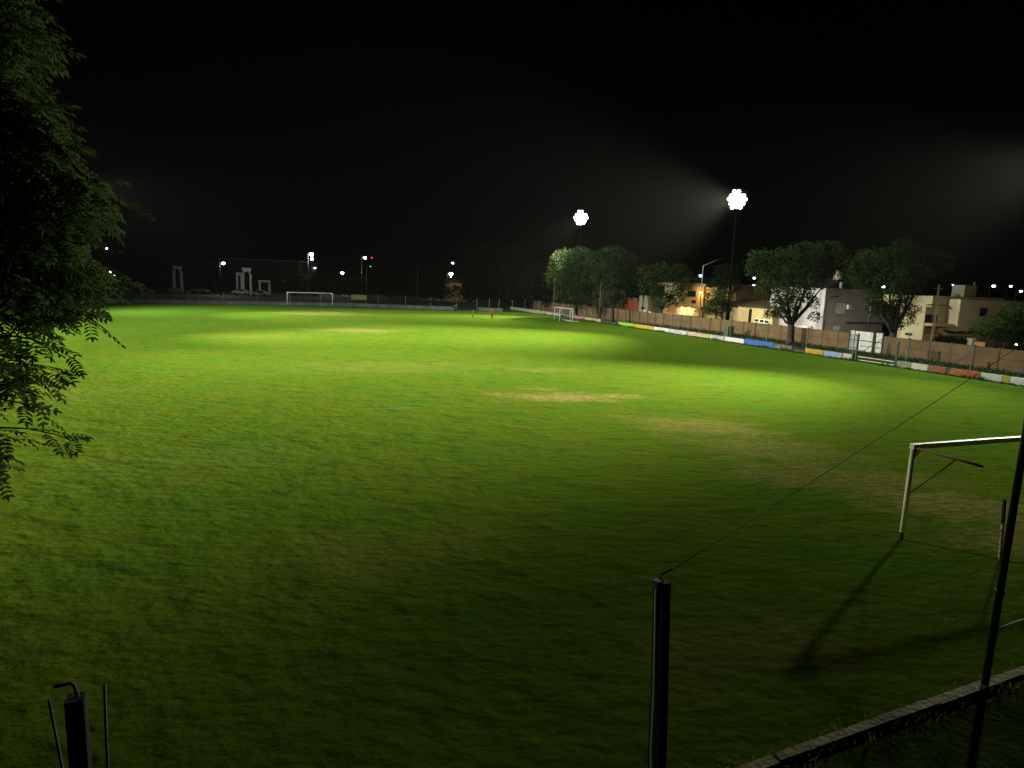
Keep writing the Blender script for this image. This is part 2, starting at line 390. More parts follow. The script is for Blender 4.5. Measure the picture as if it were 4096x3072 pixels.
tag(m.build('weeds', mat('weed_leaf', (.04, .075, .014), (.025, .05, .01), 1.5, .9, trans=.25), fix=False), 'dark weeds and grass along the foot of the painted wall', 'weeds', kind='stuff')

# ------------------------------------------------------------------ precast boundary wall on the street side
BRICK = mat('precast_wall', (.165, .102, .050), (.115, .072, .036), .7, .95, bump=.4, bscale=7)
BRICKD = mat('precast_pillar', (.12, .085, .05), (.09, .062, .04), 1.3, .95)
def WC(s): return 58.2 - max(0, (-62 - s)) * .042
bw = thing('boundary_wall', sn(-70, 58.5), 'brown precast panel wall between the pitch strip and the street', 'wall')
ss = []
s = -128.0
while s < -24: ss.append(s); s += 2.05
gate_s0, gate_s1 = SP(3398, 1380, 58.2)[0], SP(3524, 1400, 58.2)[0]
m = MB()
for a, b in zip(ss, ss[1:]):
    if b > gate_s0 and a < gate_s1:
        if a < gate_s0 - .1: b = gate_s0 - .1
        elif b > gate_s1 + .1: a = gate_s1 + .1
        else: continue
    for j in range(4):
        m.sbox((a + .07, WC(a), j * .475), (b - .07, WC(a) + .06 + .004 * (j % 2), j * .475 + .465))
m.build('wall_panels', BRICK, bw)
for a in ss:
    if gate_s0 - .4 < a < gate_s1 + .4: continue
    m = MB(); m.sbox((a - .07, WC(a) - .03, -.05), (a + .07, WC(a) + .12, 1.95)); m.build('wall_pillar', BRICKD, bw)
# white sheet gate in the wall
sg = thing('sheet_gate', sn((gate_s0 + gate_s1) / 2, 58.2), 'white corrugated metal gate set in the brown boundary wall', 'gate')
m = MB(); w = gate_s1 - gate_s0; nst = 26
for i in range(nst):
    a = gate_s0 + w * i / nst
    if .72 < i / nst < .77: continue
    m.sbox((a, 58.2 + (.03 if i % 2 else 0), .12), (a + w / nst - .004, 58.25 + (.03 if i % 2 else 0), 2.15))
m.build('gate_leaf', mat('white_sheet', (.62, .62, .58), (.5, .5, .46), 2, .5), sg)
m = MB()
m.sbox((gate_s0 - .09, 58.16, 0), (gate_s0 - .01, 58.3, 2.3)); m.sbox((gate_s1 + .01, 58.16, 0), (gate_s1 + .09, 58.3, 2.3))
m.sbox((gate_s0 + w * .72, 58.14, 0), (gate_s0 + w * .77, 58.19, 2.2)); m.sbox((gate_s0 - .01, 58.15, 1.18), (gate_s1 + .01, 58.195, 1.26))
m.build('gate_frame', DKMETAL, sg)

# ------------------------------------------------------------------ touchline fence with posts and strands
sf = thing('touchline_fence', sn(-70, KC + .5), 'thin wire fence on pale green posts behind the painted wall', 'fence')
fpx = [2090, 2144, 2201, 2327, 2486, 2572, 2672, 2784, 2905, 3049, 3206, 3392]
fpx2 = [3603, 3858, 4120]
def fpost(px, par, h=2.9, m_=PGREEN, lean=0):
    s = kerb_s(px); m = MB()
    m.tube([sn(s, KC + .45, -.05), sn(s, KC + .45, h * .86), sn(s + lean, KC + .45, h)], .035, 6)
    m.build('fence_post', m_, par); return s
pa = [fpost(p, sf, 2.7 if p > 2300 else 2.4) for p in fpx]
pb = [fpost(p, sf, 3.0) for p in fpx2]
for lst in (pa, pb):
    for z in (.9, 1.7, 2.4):
        m = MB(); m.tube([sn(x, KC + .45, z) for x in lst], .006, 4); m.build('fence_wire', DKMETAL, sf)
# green pitch gate
gs0, gs1 = kerb_s(3412), kerb_s(3572)
pg = thing('pitch_gate', sn((gs0 + gs1) / 2, KC + .3), 'dark green tube gate with low rails on the right touchline', 'gate')
for s_ in (gs0, gs1):
    m = MB(); m.sbox((s_ - .07, KC + .2, -.05), (s_ + .07, KC + .34, 2.45 if s_ == gs0 else 2.1)); m.build('gate_post', DKGREEN, pg)
m = MB()
for k in range(9): m.sbox((gs0 - 1.0 + k * .11, KC + .5, 0), (gs0 - .97 + k * .11, KC + .53, 2.3))
m.sbox((gs0 - 1.02, KC + .49, 2.24), (gs0 - .06, KC + .54, 2.3)); m.sbox((gs0 - 1.02, KC + .49, 1.1), (gs0 - .06, KC + .54, 1.16))
m.build('open_leaf', DKGREEN, pg)
m = MB()
m.tube([sn(gs0 + .2, KC + .27, .42), sn(gs1 - .2, KC + .27, .42)], .035, 6); m.tube([sn(gs0 + .2, KC + .27, .12), sn(gs1 - .2, KC + .27, .12)], .035, 6)
m.build('lower_rail', CREAMP, pg)
m = MB()
m.tube([sn(gs0, KC + .6, 1.35), sn(gs1, KC + .6, 1.35)], .03, 6); m.tube([sn(gs0 + .1, KC + .6, .75), sn(gs0 + 2.2, KC + .6, 2.2)], .03, 6)
m.build('brace', DKGREEN, pg)

# far fence behind the far goal
ff = thing('goal_line_fence', G(1000, 1214), 'wire fence on thin green posts behind the far low wall', 'fence')
posts = []
for px in (480, 606, 753, 894, 1028, 1160, 1282, 1514, 1623, 1725, 1829, 1910, 1959, 1998, 2052):
    xs = [480, 1000, 1400, 1900, 2052]; ys = [1210, 1217, 1225, 1241, 1247]
    for (a, b), (c, d) in zip(zip(xs, ys), zip(xs[1:], ys[1:])):
        if a <= px <= c: y = b + (d - b) * (px - a) / (c - a)
    p = G(px, y) + Vector((-.15, .5, 0)); posts.append(p)
    m = MB(); m.tube([p + Vector((0, 0, -.05)), p + Vector((0, 0, 2.3))], .05, 6); m.build('fence_post', PGREEN, ff)
for z in (1.2, 2.2):
    m = MB(); m.tube([p + Vector((0, 0, z)) for p in posts], .006, 4); m.build('fence_wire', DKMETAL, ff)

# yellow board on legs
sb = G(1434, 1213)
ya = thing('notice_board', sb, 'yellow blank board on two legs behind the far low wall', 'sign board')
A, B = at(1404, 1198, sb.y), at(1466, 1199, sb.y)
d = (B - A); d.z = 0; l = d.length; d.normalize()
m = MB(); m.frame(A, d, Vector((-d.y, d.x, 0)), Vector((0, 0, 1)), (0, 0, 0), (l, .05, 1.05)); m.build('board_panel', mat('yellow_board', (.42, .44, .10), (.34, .36, .09), .8, .7), ya)
for t in (.03, l - .03):
    q = A + d * t; m = MB(); m.tube([(q.x, q.y + .1, -.05), (q.x, q.y + .1, q.z + 1.0)], .04, 6); m.build('leg', PGREEN, ya)

# ------------------------------------------------------------------ goals
GX = Vector((.94, .341, 0)).normalized(); GB = Vector((.341, -.94, 0)).normalized()
def big_goal(name, base, label, X, back, w=7.32, h=2.44, full=True):
    g = thing(name, base, label, 'goal')
    U = Vector((0, 0, 1))
    for t in (0, w):
        p = base + X * t
        m = MB(); m.tube([p + U * .2, p + U * h], .06, 12); po = m.build('post', CREAMP, g, True)
        m = MB(); m.tube([p - U * .08, p + U * .197], .045, 10); m.build('foot', DKMETAL, g)
    m = MB(); m.frame(base, X, back, U, (-.062, -.06, h - .06), (w + .062, .06, h + .06)); m.build('crossbar', CREAMP, g)
    for t, sg_ in ((0, 1), (w, -1)):
        p = base + X * t
        m = MB(); m.prism([p + X * sg_ * .064 + U * (h - .065), p + X * sg_ * .36 + U * (h - .065), p + X * sg_ * .064 + U * (h - .32)], back * .012); m.build('corner_plate', CREAMP, g)
        m = MB(); m.tube([p + back * .062 + U * (h - .03), p + back * 1.72 + U * (h - .03)], .03, 8); m.build('net_arm', RUST, g, True)
        m = MB(); m.tube([p + back * .06 + U * (h - 1.2), p + back * 1.08 + U * (h - .06)], .016, 6); m.build('brace', DKMETAL, g, True)
    return g
big_goal('football_goal', Vector((10.04, 15.9, 0)), 'near white football goal with rusty net arm, cut off at right', GX, GB)
fa, fb = G(1149, 1223), G(1330, 1226); fx = (fb - fa).normalized()
big_goal('football_goal', fa, 'distant white football goal at the far end of the pitch', fx, Vector((-fx.y, fx.x, 0)), (fb - fa).length)
def small_goal(base, X, back, w, h, label):
    g = thing('training_goal', base, label, 'goal', 'small training goals by the touchline'); U = Vector((0, 0, 1))
    for t in (0, w):
        m = MB(); m.tube([base + X * t, base + X * t + U * h], .05, 8); m.build('post', WHITE, g, True)
        m = MB(); m.tube([base + X * t + back * .05 + U * (h - .1), base + X * t + back * 1.5], .022, 6); m.build('back_stay', WHITE, g, True)
    m = MB(); m.tube([base + X * -.05 + U * h, base + X * (w + .05) + U * h], .05, 8); m.build('crossbar', WHITE, g, True)
    m = MB(); m.tube([base + back * 1.5 + U * .03, base + X * w + back * 1.5 + U * .03], .025, 6); m.build('ground_bar', WHITE, g, True)
a, b = G(2238, 1284), G(2284, 1290)
sx = Vector((.62, -.78, 0)).normalized()
small_goal(a, sx, Vector((.78, .62, 0)), 2.9, 2.05, 'small white training goal nearer the camera by the touchline')
small_goal(G(2217, 1279), Vector((.5, -.86, 0)).normalized(), Vector((.86, .5, 0)), 4.4, 2.0, 'small white training goal standing behind its twin')

# ------------------------------------------------------------------ near fence posts
P1 = on_kerb(2643, 3120); tq = at(2656, 2326, P1.y); T1 = tq.z; U1 = (tq - P1) / T1
fp = thing('fence_post', P1, 'thick dark square post with pale green pipe, lower middle foreground', 'post')
ang = math.radians(24)
ux, uy = Vector((math.cos(ang), math.sin(ang), 0)), Vector((-math.sin(ang), math.cos(ang), 0)); U = Vector((0, 0, 1))
m = MB(); m.frame(P1, ux, uy, U1, (-.055, -.055, -.1), (.055, .055, T1)); m.build('concrete_post', DKPOST, fp)
m = MB(); q = P1 - ux * .112 + uy * -.035
m.tube([q + U1 * -.1, q + U1 * .3, q - ux * .016 + U1 * .8, q + ux * .004 + U1 * 1.5, q + U1 * (T1 - .06)], .031, 10); m.build('pipe', mat('pipe_green', (.72, .80, .72), (.55, .62, .55), 5, .4), fp, True)
m = MB(); q2 = P1 - ux * .160 + uy * -.02
m.tube([q2 + U1 * -.1, q2 - ux * .02 + U1 * .8, q2 + U1 * 1.6, q2 + ux * .005 + U1 * (T1 - .1)], .006, 6); m.build('cable', DKMETAL, fp, True)
m = MB()
m.frame(P1 - ux * .06, ux, uy, U1, (-.07, -.05, T1 - .12), (-.0, .04, T1 + .03)); m.build('junction_box', mat('grey_plastic', (.14, .15, .12)), fp)
m = MB(); m.tube([P1 + U1 * (T1 - .02), P1 - ux * .05 + U1 * (T1 + .06), P1 - ux * .04 + U1 * (T1 + .085), P1 + ux * .11 + U1 * (T1 + .135), P1 + ux * .13 + U1 * (T1 + .13)], .011, 6); m.build('hook', RUST, fp, True)

P2 = on_kerb(312, 2930); T2 = at(298, 2788, P2.y).z
fp2 = thing('fence_post', P2, 'thick dark post with bent iron hook, bottom left corner', 'post')
m = MB(); m.frame(P2, ux, uy, U, (-.063, -.063, -.1), (.063, .063, T2)); m.build('concrete_post', DKPOST, fp2)
m = MB(); m.tube([P2 + U * (T2 - .02) + ux * .02, P2 + ux * .0 + U * (T2 + .10), P2 - ux * .02 + U * (T2 + .125), P2 - ux * .13 + U * (T2 + .12)], .015, 6); m.build('hook', RUST, fp2, True)
for lab, ax, tops, bots in (('leaning iron stake left of the bottom left post', 'l', (195, 2800), (250, 3072)), ('upright iron stake right of the bottom left post', 'r', (418, 2740), (430, 3072))):
    t_, b_ = at(*tops, P2.y + .1), at(*bots, P2.y + .1)
    dd = (b_ - t_); e = t_ + dd * (t_.z / -dd.z if dd.z else 1)
    m = MB(); m.tube([e - U * .05, t_], .011, 6); o = m.build('iron_stake', DKMETAL, None, True); tag(o, lab, 'stake')

P3 = on_kerb(3940, 2735)
tp = thing('tall_pole', P3, 'tall dark green metal pole standing on the kerb wall at right edge', 'pole')
m = MB(); m.tube([P3 - U * .1, P3 + U * 8.2], [.055, .05], 12); m.build('pole_shaft', mat('dark_blue_green_pole', (.020, .034, .04), (.012, .02, .024), 6, .35, .3), tp, True)
m = MB(); m.tube([P3 + U * 1.62, P3 + U * 1.68], .066, 12); m.build('collar', DKGREEN, tp, True)
# cables
def cable(a, b, sag, r, label, m_=DKMETAL):
    a, b = Vector(a), Vector(b)
    pts = [a.lerp(b, t) - U * sag * 4 * t * (1 - t) for t in [i / 14 for i in range(15)]]
    m = MB(); m.tube(pts, r, 5); tag(m.build('fence_cable', m_, None, True), label, 'cable')
cable(P1 + ux * .12 + U1 * (T1 + .13), P3 - ux * .05 + U * 5.7, .03, .005, 'thin taut dark cable from middle post up to the tall pole')
cable(P3 + ux * .06 + U * 1.02, P3 + ux * 3.2 + U * 1.22, .02, .006, 'short shiny wire running right from the tall pole', GALV)
# old striped stake
sp = G(3998, 2240)
st = thing('goal_stake', sp, 'peeling orange and white stake beside the tall pole', 'stake')
tpz = at(4019, 2000, sp.y)
m = MB(); m.tube([sp - U * .05, sp + (tpz - sp) * .62], .035, 8); m.build('lower_shaft', patchy('peeling_stake', (.45, .40, .30), [(.42, .12, .04), (.06, .06, .05)], 9, 3, .52), st)
m = MB(); m.tube([sp + (tpz - sp) * .622, tpz], .04, 8); m.build('upper_shaft', DKMETAL, st)

# ------------------------------------------------------------------ floodlight masts
def flood(base, h, label, aim, beams):
    base = Vector(base); g = thing('floodlight_mast', base, label, 'floodlight', 'floodlight masts round the pitch')
    d = Vector(aim) - base; d.z = 0; d.normalize(); X = Vector((-d.y, d.x, 0)); U = Vector((0, 0, 1))
    m = MB(); m.tube([base - U * .1, base + U * (h + 1.5)], [.20, .10], 10); m.build('mast', MASTM, g, True)
    for j in range(5):
        z = h - 1.0 + j * .50
        m = MB(); m.bar(base + d * .16 - X * 1.15 + U * z, base + d * .16 + X * 1.15 + U * z, .07, .07); m.build('crossarm', DKMETAL, g)
        for k in ((-1, 0, 1), (-1.5, -.5, .5, 1.5), (-2, -1, 0, 1, 2), (-1.5, -.5, .5, 1.5), (-.8, .2))[j]:
            c = base + d * .30 + X * (k * .52 + R.uniform(-.05, .05)) + U * (z + R.uniform(-.06, .06))
            fw = (d - U * .38).normalized()
            m = MB(); m.tube([c - fw * .16, c - fw * .05, c + fw * .14], [.12, .21, .262], 12); hs = m.build('lamp_housing', DKMETAL, g, True)
            m = MB(); m.tube([c + fw * .143, c + fw * .17], [.255, .22], 12); m.build('lens', LENS, hs, True)
    for tgt, pw, sz, lc in beams:
        lamp('SPOT', base + d * .95 + U * h, pw, lc, g, tgt, math.radians(sz), 1.0, .8)
F1, F2, F3 = Vector((at(2325, 870, 122.0).x, 122.0, 0)), Vector((29.26, 90.5, 0)), Vector((42.0, 51.5, 0))
KW = 1000
KP = 130.0
def beams(p, aim, p1, size, p2, more=(), reach=.4):                 # main beam and the wide spill of the outer lamps
    p, aim = Vector(p), Vector(aim)
    return [(aim, p1 * KP, size, (1.0, .96, .76)), (p.lerp(aim, reach), p2 * .9 * KP, 150, (.82, 1.0, 1.0))] + [(Vector(a), q * KP, z, (1.0, .96, .76)) for a, q, z in more]
flood(F1, at(2325, 870, 122.0).z, 'farther lit floodlight mast rising behind the far right trees', (-5, 40, 0), beams(F1, (-8, 100.0, 0), 430, 51.2, 60, (), 1.6))
flood(F2, 17.75, 'nearer lit floodlight mast behind the small round tree', (0, 20, 0), beams(F2, (-39.5, 45.6, 0), 1308, 63, 37, [((-32.2, 32.5, 0), 555, 45)]))
flood(F3, 16.7, 'lit floodlight mast just outside the right edge', (4, 34, 0), beams(F3, (-8.9, 34.2, 0), 877, 49.5, 42, [((16.8, 37.6, 0), 118, 59.6), ((4, 15, 0), 48, 66)]))
# the opposite side of the pitch has its own masts: one behind the foliage, one outside the left edge
L1, L2 = Vector((-55.8, 85.4, 0)), Vector((-50, 52, 0))
flood(L1, 16.7, 'lit floodlight mast hidden behind the foliage at left', (101, 123, 0), beams(L1, (-6, 99, 0), 270, 74, 112))
flood(L2, 16.7, 'lit floodlight mast just outside the left edge', (68, 22, 0), beams(L2, (1.4, 69.1, 0), 435, 49.8, 74, [((4, 38, 0), 250, 46)]))
# switch cabinets at the foot of the nearer mast
m = MB(); c = G(2906, 1349)
cb = thing('switch_cabinet', c, 'pale green and black cabinets at the nearer mast foot', 'cabinet')
dx = Vector((.93, -.37, 0))
m = MB(); m.frame(c, dx, Vector((.37, .93, 0)), U, (-.38, 0, 0), (.1, .5, 1.25)); m.build('green_cabinet', PGREEN, cb)
m = MB(); m.frame(c, dx, Vector((.37, .93, 0)), U, (.14, -.02, 0), (.78, .5, 1.4)); m.build('black_cabinet', DKMETAL, cb)

# ------------------------------------------------------------------ trees along the strip
LEAF = mat('tree_leaf', (.042, .074, .014), (.014, .028, .006), .5, .8, spec=.1, trans=.2)
LEAFD = mat('dimmed_tree_leaf', (.014, .026, .008), (.008, .015, .005), .6, .9, spec=.05, trans=.15)  # darker copy of the leaf colour, dim light painted into it
def tree(name, label, base, lobes, dens=1.0, leaf=.30, tr=.28, fork=2.2, limbs=None, lm=None, group='trees beside the boundary wall'):
    base = Vector(base); Y = base.y; k = Y / F
    g = thing(name, base, label, 'tree', group)
    vs, fs = [], []; cents = []
    for (px, py, rx, ry) in lobes:
        c = at(px, py, Y); rX, rZ = rx * k, ry * k; rY = min(rX, 2.2) * R.uniform(.8, 1.1); c.y += R.uniform(-.7, .7) * rX * .6
        cents.append((c, rX))
        n = int(dens * 420 * (rX * rZ * 4 / (leaf / .3) ** 2) ** .95 / 4)
        for i in range(n):
            u = Vector((R.gauss(0, 1), R.gauss(0, 1), R.gauss(0, 1))).normalized()
            rr = R.uniform(.25, 1.0) ** .45 * (1 + R.gauss(0, .09))
            if u.z < -.2: rr *= 1 + .35 * R.random()
            p = c + Vector((u.x * rX, u.y * rY, u.z * rZ)) * rr
            ln = leaf * R.uniform(.5, 1.35)
            ax = Vector((R.gauss(0, .7) + u.x * .4, R.gauss(0, .7) + u.y * .4, R.gauss(-.25, .5))).normalized()
            sd = ax.cross(Vector((R.gauss(0, 1), R.gauss(0, 1), R.gauss(0, 1)))).normalized() * ln * R.uniform(.14, .26)
            o = len(vs); vs += [p - ax * ln * .5, p + sd, p + ax * ln * .5, p - sd]; fs.append((o, o + 1, o + 2, o + 3))
    m = MB(); m.v = vs; m.f = fs; m.mi = [0] * len(fs); m.build('crown', lm or LEAF, g, fix=False)
    m = MB(); fk = base + Vector((R.uniform(-.15, .15), 0, fork))
    m.tube([base - U * .1, base + U * .35, base.lerp(fk, .6), fk], [tr * 1.35, tr * 1.05, tr * .92, tr * .85], 9)
    for c, r in (cents if limbs is None else [(at(x, y, Y), 1) for x, y in limbs]):
        mid = fk.lerp(c, .5) + Vector((R.uniform(-.3, .3), R.uniform(-.3, .3), -.35 + R.uniform(-.2, .3)))
        m.tube([fk - U * .12, fk.lerp(mid, .5) + U * .05, mid, c], [tr * .5, tr * .42, tr * .33, tr * .12], 6)
    m.build('trunk', BARKD if lm is LEAFD else BARK, g, True)
tree('tree', 'tall dim tree in front of the farther floodlight', G(2300, 1272), [(2260, 1040, 60, 45), (2320, 1025, 60, 40), (2230, 1105, 50, 50), (2300, 1100, 75, 60), (2345, 1150, 45, 55), (2270, 1175, 55, 42), (2325, 1205, 45, 35)], 1.0, .34)
tree('tree', 'tall tree with bright top left edge, right of the training goals', G(2450, 1287), [(2395, 1040, 48, 42), (2450, 1018, 58, 36), (2515, 1040, 46, 38), (2420, 1100, 62, 52), (2490, 1105, 62, 50), (2435, 1165, 50, 40), (2500, 1165, 45, 38), (2465, 1200, 38, 26)], 1.0, .33)
tree('tree', 'broad tree with slanting trunk in front of the orange lit wall', G(2640, 1302), [(2590, 1090, 46, 34), (2650, 1080, 56, 30), (2715, 1088, 50, 34), (2752, 1120, 32, 30), (2600, 1145, 52, 44), (2680, 1145, 62, 46), (2735, 1160, 34, 26), (2645, 1195, 50, 32), (2700, 1195, 40, 24)], 1.0, .32, .2, 2.4)
tree('tree', 'dark tree rising behind the small round tree', Vector((31.2, 96, 0)), [(2890, 1085, 42, 32), (2930, 1085, 38, 34), (2905, 1125, 55, 40), (2870, 1140, 36, 30), (2925, 1150, 34, 26)], .9, .3, .16, 3.4, lm=LEAFD)
tree('tree', 'small round topped tree with thin trunk before the lit house', G(2880, 1332), [(2850, 1190, 34, 28), (2895, 1185, 36, 30), (2835, 1225, 28, 26), (2875, 1220, 40, 34), (2912, 1222, 24, 28), (2850, 1248, 24, 14)], 1.25, .24, .13, 2.3)
tree('tree', 'large tree with thick forked trunk before the white house', G(3160, 1378), [(3060, 1030, 64, 36), (3020, 1068, 36, 40), (3130, 1040, 60, 50), (3230, 1000, 74, 34), (3310, 990, 62, 30), (3352, 1022, 42, 40), (3290, 1060, 76, 50), (3200, 1090, 74, 54), (3100, 1110, 58, 50), (3060, 1150, 40, 36), (3130, 1170, 56, 46), (3345, 1075, 38, 36), (3110, 1232, 42, 34), (3078, 1255, 22, 18), (3180, 1215, 34, 34), (3240, 1125, 56, 34), (3255, 1210, 26, 26), (3258, 1265, 24, 22), (3225, 1190, 24, 20), (3140, 1212, 46, 34), (3205, 1170, 44, 34), (3118, 1252, 36, 22), (3165, 1150, 60, 40)], 1.0, .27, .42, 2.2,
     limbs=[(3130, 1200), (3195, 1180), (3240, 1120), (3295, 1140), (3220, 1150), (3110, 1240), (3090, 1100), (3260, 1200), (3160, 1080)])
tree('tree', 'large spreading tree before the metal sheet gate', G(3560, 1424), [(3480, 1030, 64, 38), (3425, 1065, 42, 40), (3395, 1105, 26, 28), (3555, 1025, 60, 42), (3608, 985, 42, 32), (3640, 1020, 62, 40), (3725, 1025, 70, 30), (3785, 1040, 34, 26), (3760, 1065, 40, 30), (3550, 1095, 84, 54), (3660, 1080, 76, 46), (3480, 1115, 56, 46), (3560, 1170, 74, 48), (3640, 1145, 60, 46), (3495, 1185, 42, 36), (3600, 1225, 44, 40), (3620, 1275, 38, 28), (3650, 1240, 26, 22), (3540, 1245, 34, 36), (3590, 1300, 30, 22), (3490, 1230, 26, 26)], 1.0, .25, .38, 2.3,
     limbs=[(3500, 1150), (3560, 1150), (3640, 1140), (3600, 1230), (3480, 1080), (3700, 1060), (3620, 1010), (3545, 1240)])
tree('tree', 'low bushy tree cut off by the right edge', Vector((47.0, 55.5, 0)), [(4050, 1240, 62, 34), (3990, 1285, 62, 34), (3925, 1318, 40, 22), (4070, 1305, 70, 46), (4120, 1250, 66, 56), (4010, 1335, 56, 26), (4095, 1365, 52, 34), (3950, 1345, 30, 18), (4180, 1320, 60, 60)], 1.2, .2, .2, 2.0)
# dim trees beyond the far corner
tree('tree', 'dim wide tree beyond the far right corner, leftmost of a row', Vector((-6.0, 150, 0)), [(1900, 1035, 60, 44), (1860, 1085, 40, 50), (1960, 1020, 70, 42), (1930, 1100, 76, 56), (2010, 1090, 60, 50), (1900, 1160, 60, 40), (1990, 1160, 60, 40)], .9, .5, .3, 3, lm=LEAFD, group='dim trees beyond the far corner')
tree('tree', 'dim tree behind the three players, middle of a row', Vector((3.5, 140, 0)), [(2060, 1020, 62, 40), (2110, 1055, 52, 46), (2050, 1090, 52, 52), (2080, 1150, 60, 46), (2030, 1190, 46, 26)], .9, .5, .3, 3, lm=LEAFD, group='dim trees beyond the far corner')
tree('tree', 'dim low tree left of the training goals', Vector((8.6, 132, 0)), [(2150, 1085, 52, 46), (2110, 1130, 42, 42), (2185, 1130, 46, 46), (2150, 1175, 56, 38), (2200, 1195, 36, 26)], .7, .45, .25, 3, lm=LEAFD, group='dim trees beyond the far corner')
for lab, x, Y, lobes in (('black tree in front of the left white arch', -92, 172, [(620, 1035, 70, 40), (575, 1075, 48, 44), (655, 1085, 40, 50), (610, 1120, 66, 40)]),
                         ('black bushy tree between the two white arches', -80, 176, [(800, 1090, 50, 40), (850, 1100, 46, 40), (900, 1095, 40, 34), (830, 1135, 70, 30)]),
                         ('dim green tree left of the far goal lamp', -52, 172, [(1180, 1110, 46, 34), (1220, 1135, 46, 36), (1165, 1150, 44, 34)]),
                         ('dim tree behind the far goal, below a street lamp', -42, 176, [(1300, 1120, 54, 34), (1340, 1145, 50, 34), (1270, 1150, 44, 32)]),
                         ('brownish tree behind the yellow board', -34, 180, [(1400, 1110, 52, 36), (1440, 1130, 50, 40), (1380, 1150, 44, 34)]),
                         ('black wide tree right of the yellow board', -20, 178, [(1540, 1090, 56, 44), (1600, 1110, 60, 44), (1500, 1130, 46, 40), (1660, 1130, 56, 40), (1570, 1150, 80, 30)]),
                         ('black tree below the orange street lamp', -12, 172, [(1720, 1100, 50, 40), (1750, 1140, 46, 36), (1710, 1160, 60, 30), (1830, 1165, 56, 24), (1880, 1145, 40, 30), (1770, 1172, 50, 20)]),
                         ('dim tree behind the foliage at left edge', -118, 168, [(400, 1080, 60, 50), (340, 1100, 60, 50), (450, 1130, 50, 40)])):
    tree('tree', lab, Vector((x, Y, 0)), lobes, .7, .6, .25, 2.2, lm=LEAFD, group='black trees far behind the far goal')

# ------------------------------------------------------------------ near leafy tree at left
NLEAF = mat('pinnate_leaf', (.13, .18, .045), (.075, .115, .026), 2.2, .6, spec=.2, trans=.6)
TB = Vector((-5.6, 5.6, 0))
nt_ = thing('leafy_tree', TB, 'big dark tree with feathery compound leaves at left edge', 'tree')
OUT = [(-900, 150), (-300, 190), (0, 190), (80, 225), (200, 262), (260, 240), (340, 200), (400, 262), (480, 320), (560, 330), (640, 360), (720, 420), (820, 520), (870, 545), (930, 430), (1000, 440), (1060, 440), (1120, 560), (1165, 540), (1200, 440), (1240, 450), (1290, 410), (1330, 390), (1400, 230), (1460, 190), (1500, 250), (1560, 150), (1600, 170), (1640, 30)]
def outx(y):
    for (a, b), (c, d) in zip(OUT, OUT[1:]):
        if a <= y <= c: return b + (d - b) * (y - a) / (c - a)
    return -40
lv, lf = [], []
tw = MB()
def leaflet(p, ax, up, ln, w):
    sd = ax.cross(up).normalized() * w; mid = p + ax * ln * .5; tip = p + ax * ln - up * ln * .12
    o = len(lv)
    lv.extend([p, p + ax * ln * .33 + sd + up * w * .35, p + ax * ln * .7 + sd * .8 + up * w * .25, tip, p + ax * ln * .7 - sd * .8 + up * w * .25, p + ax * ln * .33 - sd + up * w * .35])
    lf.extend([(o, o + 1, o + 2, o + 3), (o, o + 3, o + 4, o + 5)])
def pinnate(p, d, L_, n, sz):
    up = Vector((R.gauss(0, .35), R.gauss(0, .35), 1)); up = (up - d * up.dot(d)).normalized(); sd = d.cross(up).normalized()
    q = p; pts = [p]
    for i in range(n):
        d = (d + Vector((0, 0, -.05))).normalized(); q = q + d * L_ / n; pts.append(q)
        for sg_ in (-1, 1):
            ax = (sd * sg_ + d * .55 + up * R.gauss(0, .18) - Vector((0, 0, .15))).normalized()
            leaflet(q, ax, up, sz * R.uniform(.8, 1.15) * (1 - .25 * abs(i / n - .4)), sz * .19)
    leaflet(q, d, up, sz, sz * .19)
    tw.tube([pts[0], pts[len(pts) // 2], pts[-1]], .0022, 3, False)
def twig(tip, d, L_, nl, sz=.082):
    base = tip - d * L_
    pts = [base.lerp(tip, t) + Vector((0, 0, .10 * L_ * 4 * t * (1 - t))) for t in (0, .25, .5, .75, 1)]
    tw.tube(pts, [.011, .009, .007, .005, .003], 4, False)
    for i in range(nl):
        t = .15 + .85 * (i + R.random() * .6) / nl; t = min(t, 1)
        j = min(int(t * 4), 3); p = pts[j].lerp(pts[j + 1], t * 4 - j)
        a = 1 if i % 2 else -1
        sd = d.cross(Vector((0, 0, 1))).normalized()
        dd = (d * .6 + sd * a * R.uniform(.4, 1) + Vector((R.gauss(0, .2), R.gauss(0, .2), R.gauss(-.15, .3)))).normalized()
        pinnate(p, dd, R.uniform(.2, .32), R.randint(5, 7), sz * R.uniform(.8, 1.15))
    return base
bases = []
for i in range(470):                               # leafy twigs through the crown
    y = R.uniform(-700, 1560); xm = outx(y)
    if i < 330: y = R.uniform(-60, 1500); xm = outx(y); x = xm - abs(R.gauss(0, 150)) - 5
    elif i < 400: x = R.uniform(-500, xm - 20)
    else: x = R.uniform(-1500, -40)
    if y > 1230 and x > -150 and R.random() < .62: continue
    Y = R.uniform(5.8, 7.8)
    tip = at(x - 80, y, Y)
    if tip.z < 2.6: continue
    d = Vector((R.gauss(.75, .3), R.gauss(.0, .45), R.gauss(-.45, .25))).normalized()
    bases.append(twig(tip, d, R.uniform(.35, .8), R.randint(6, 9)))
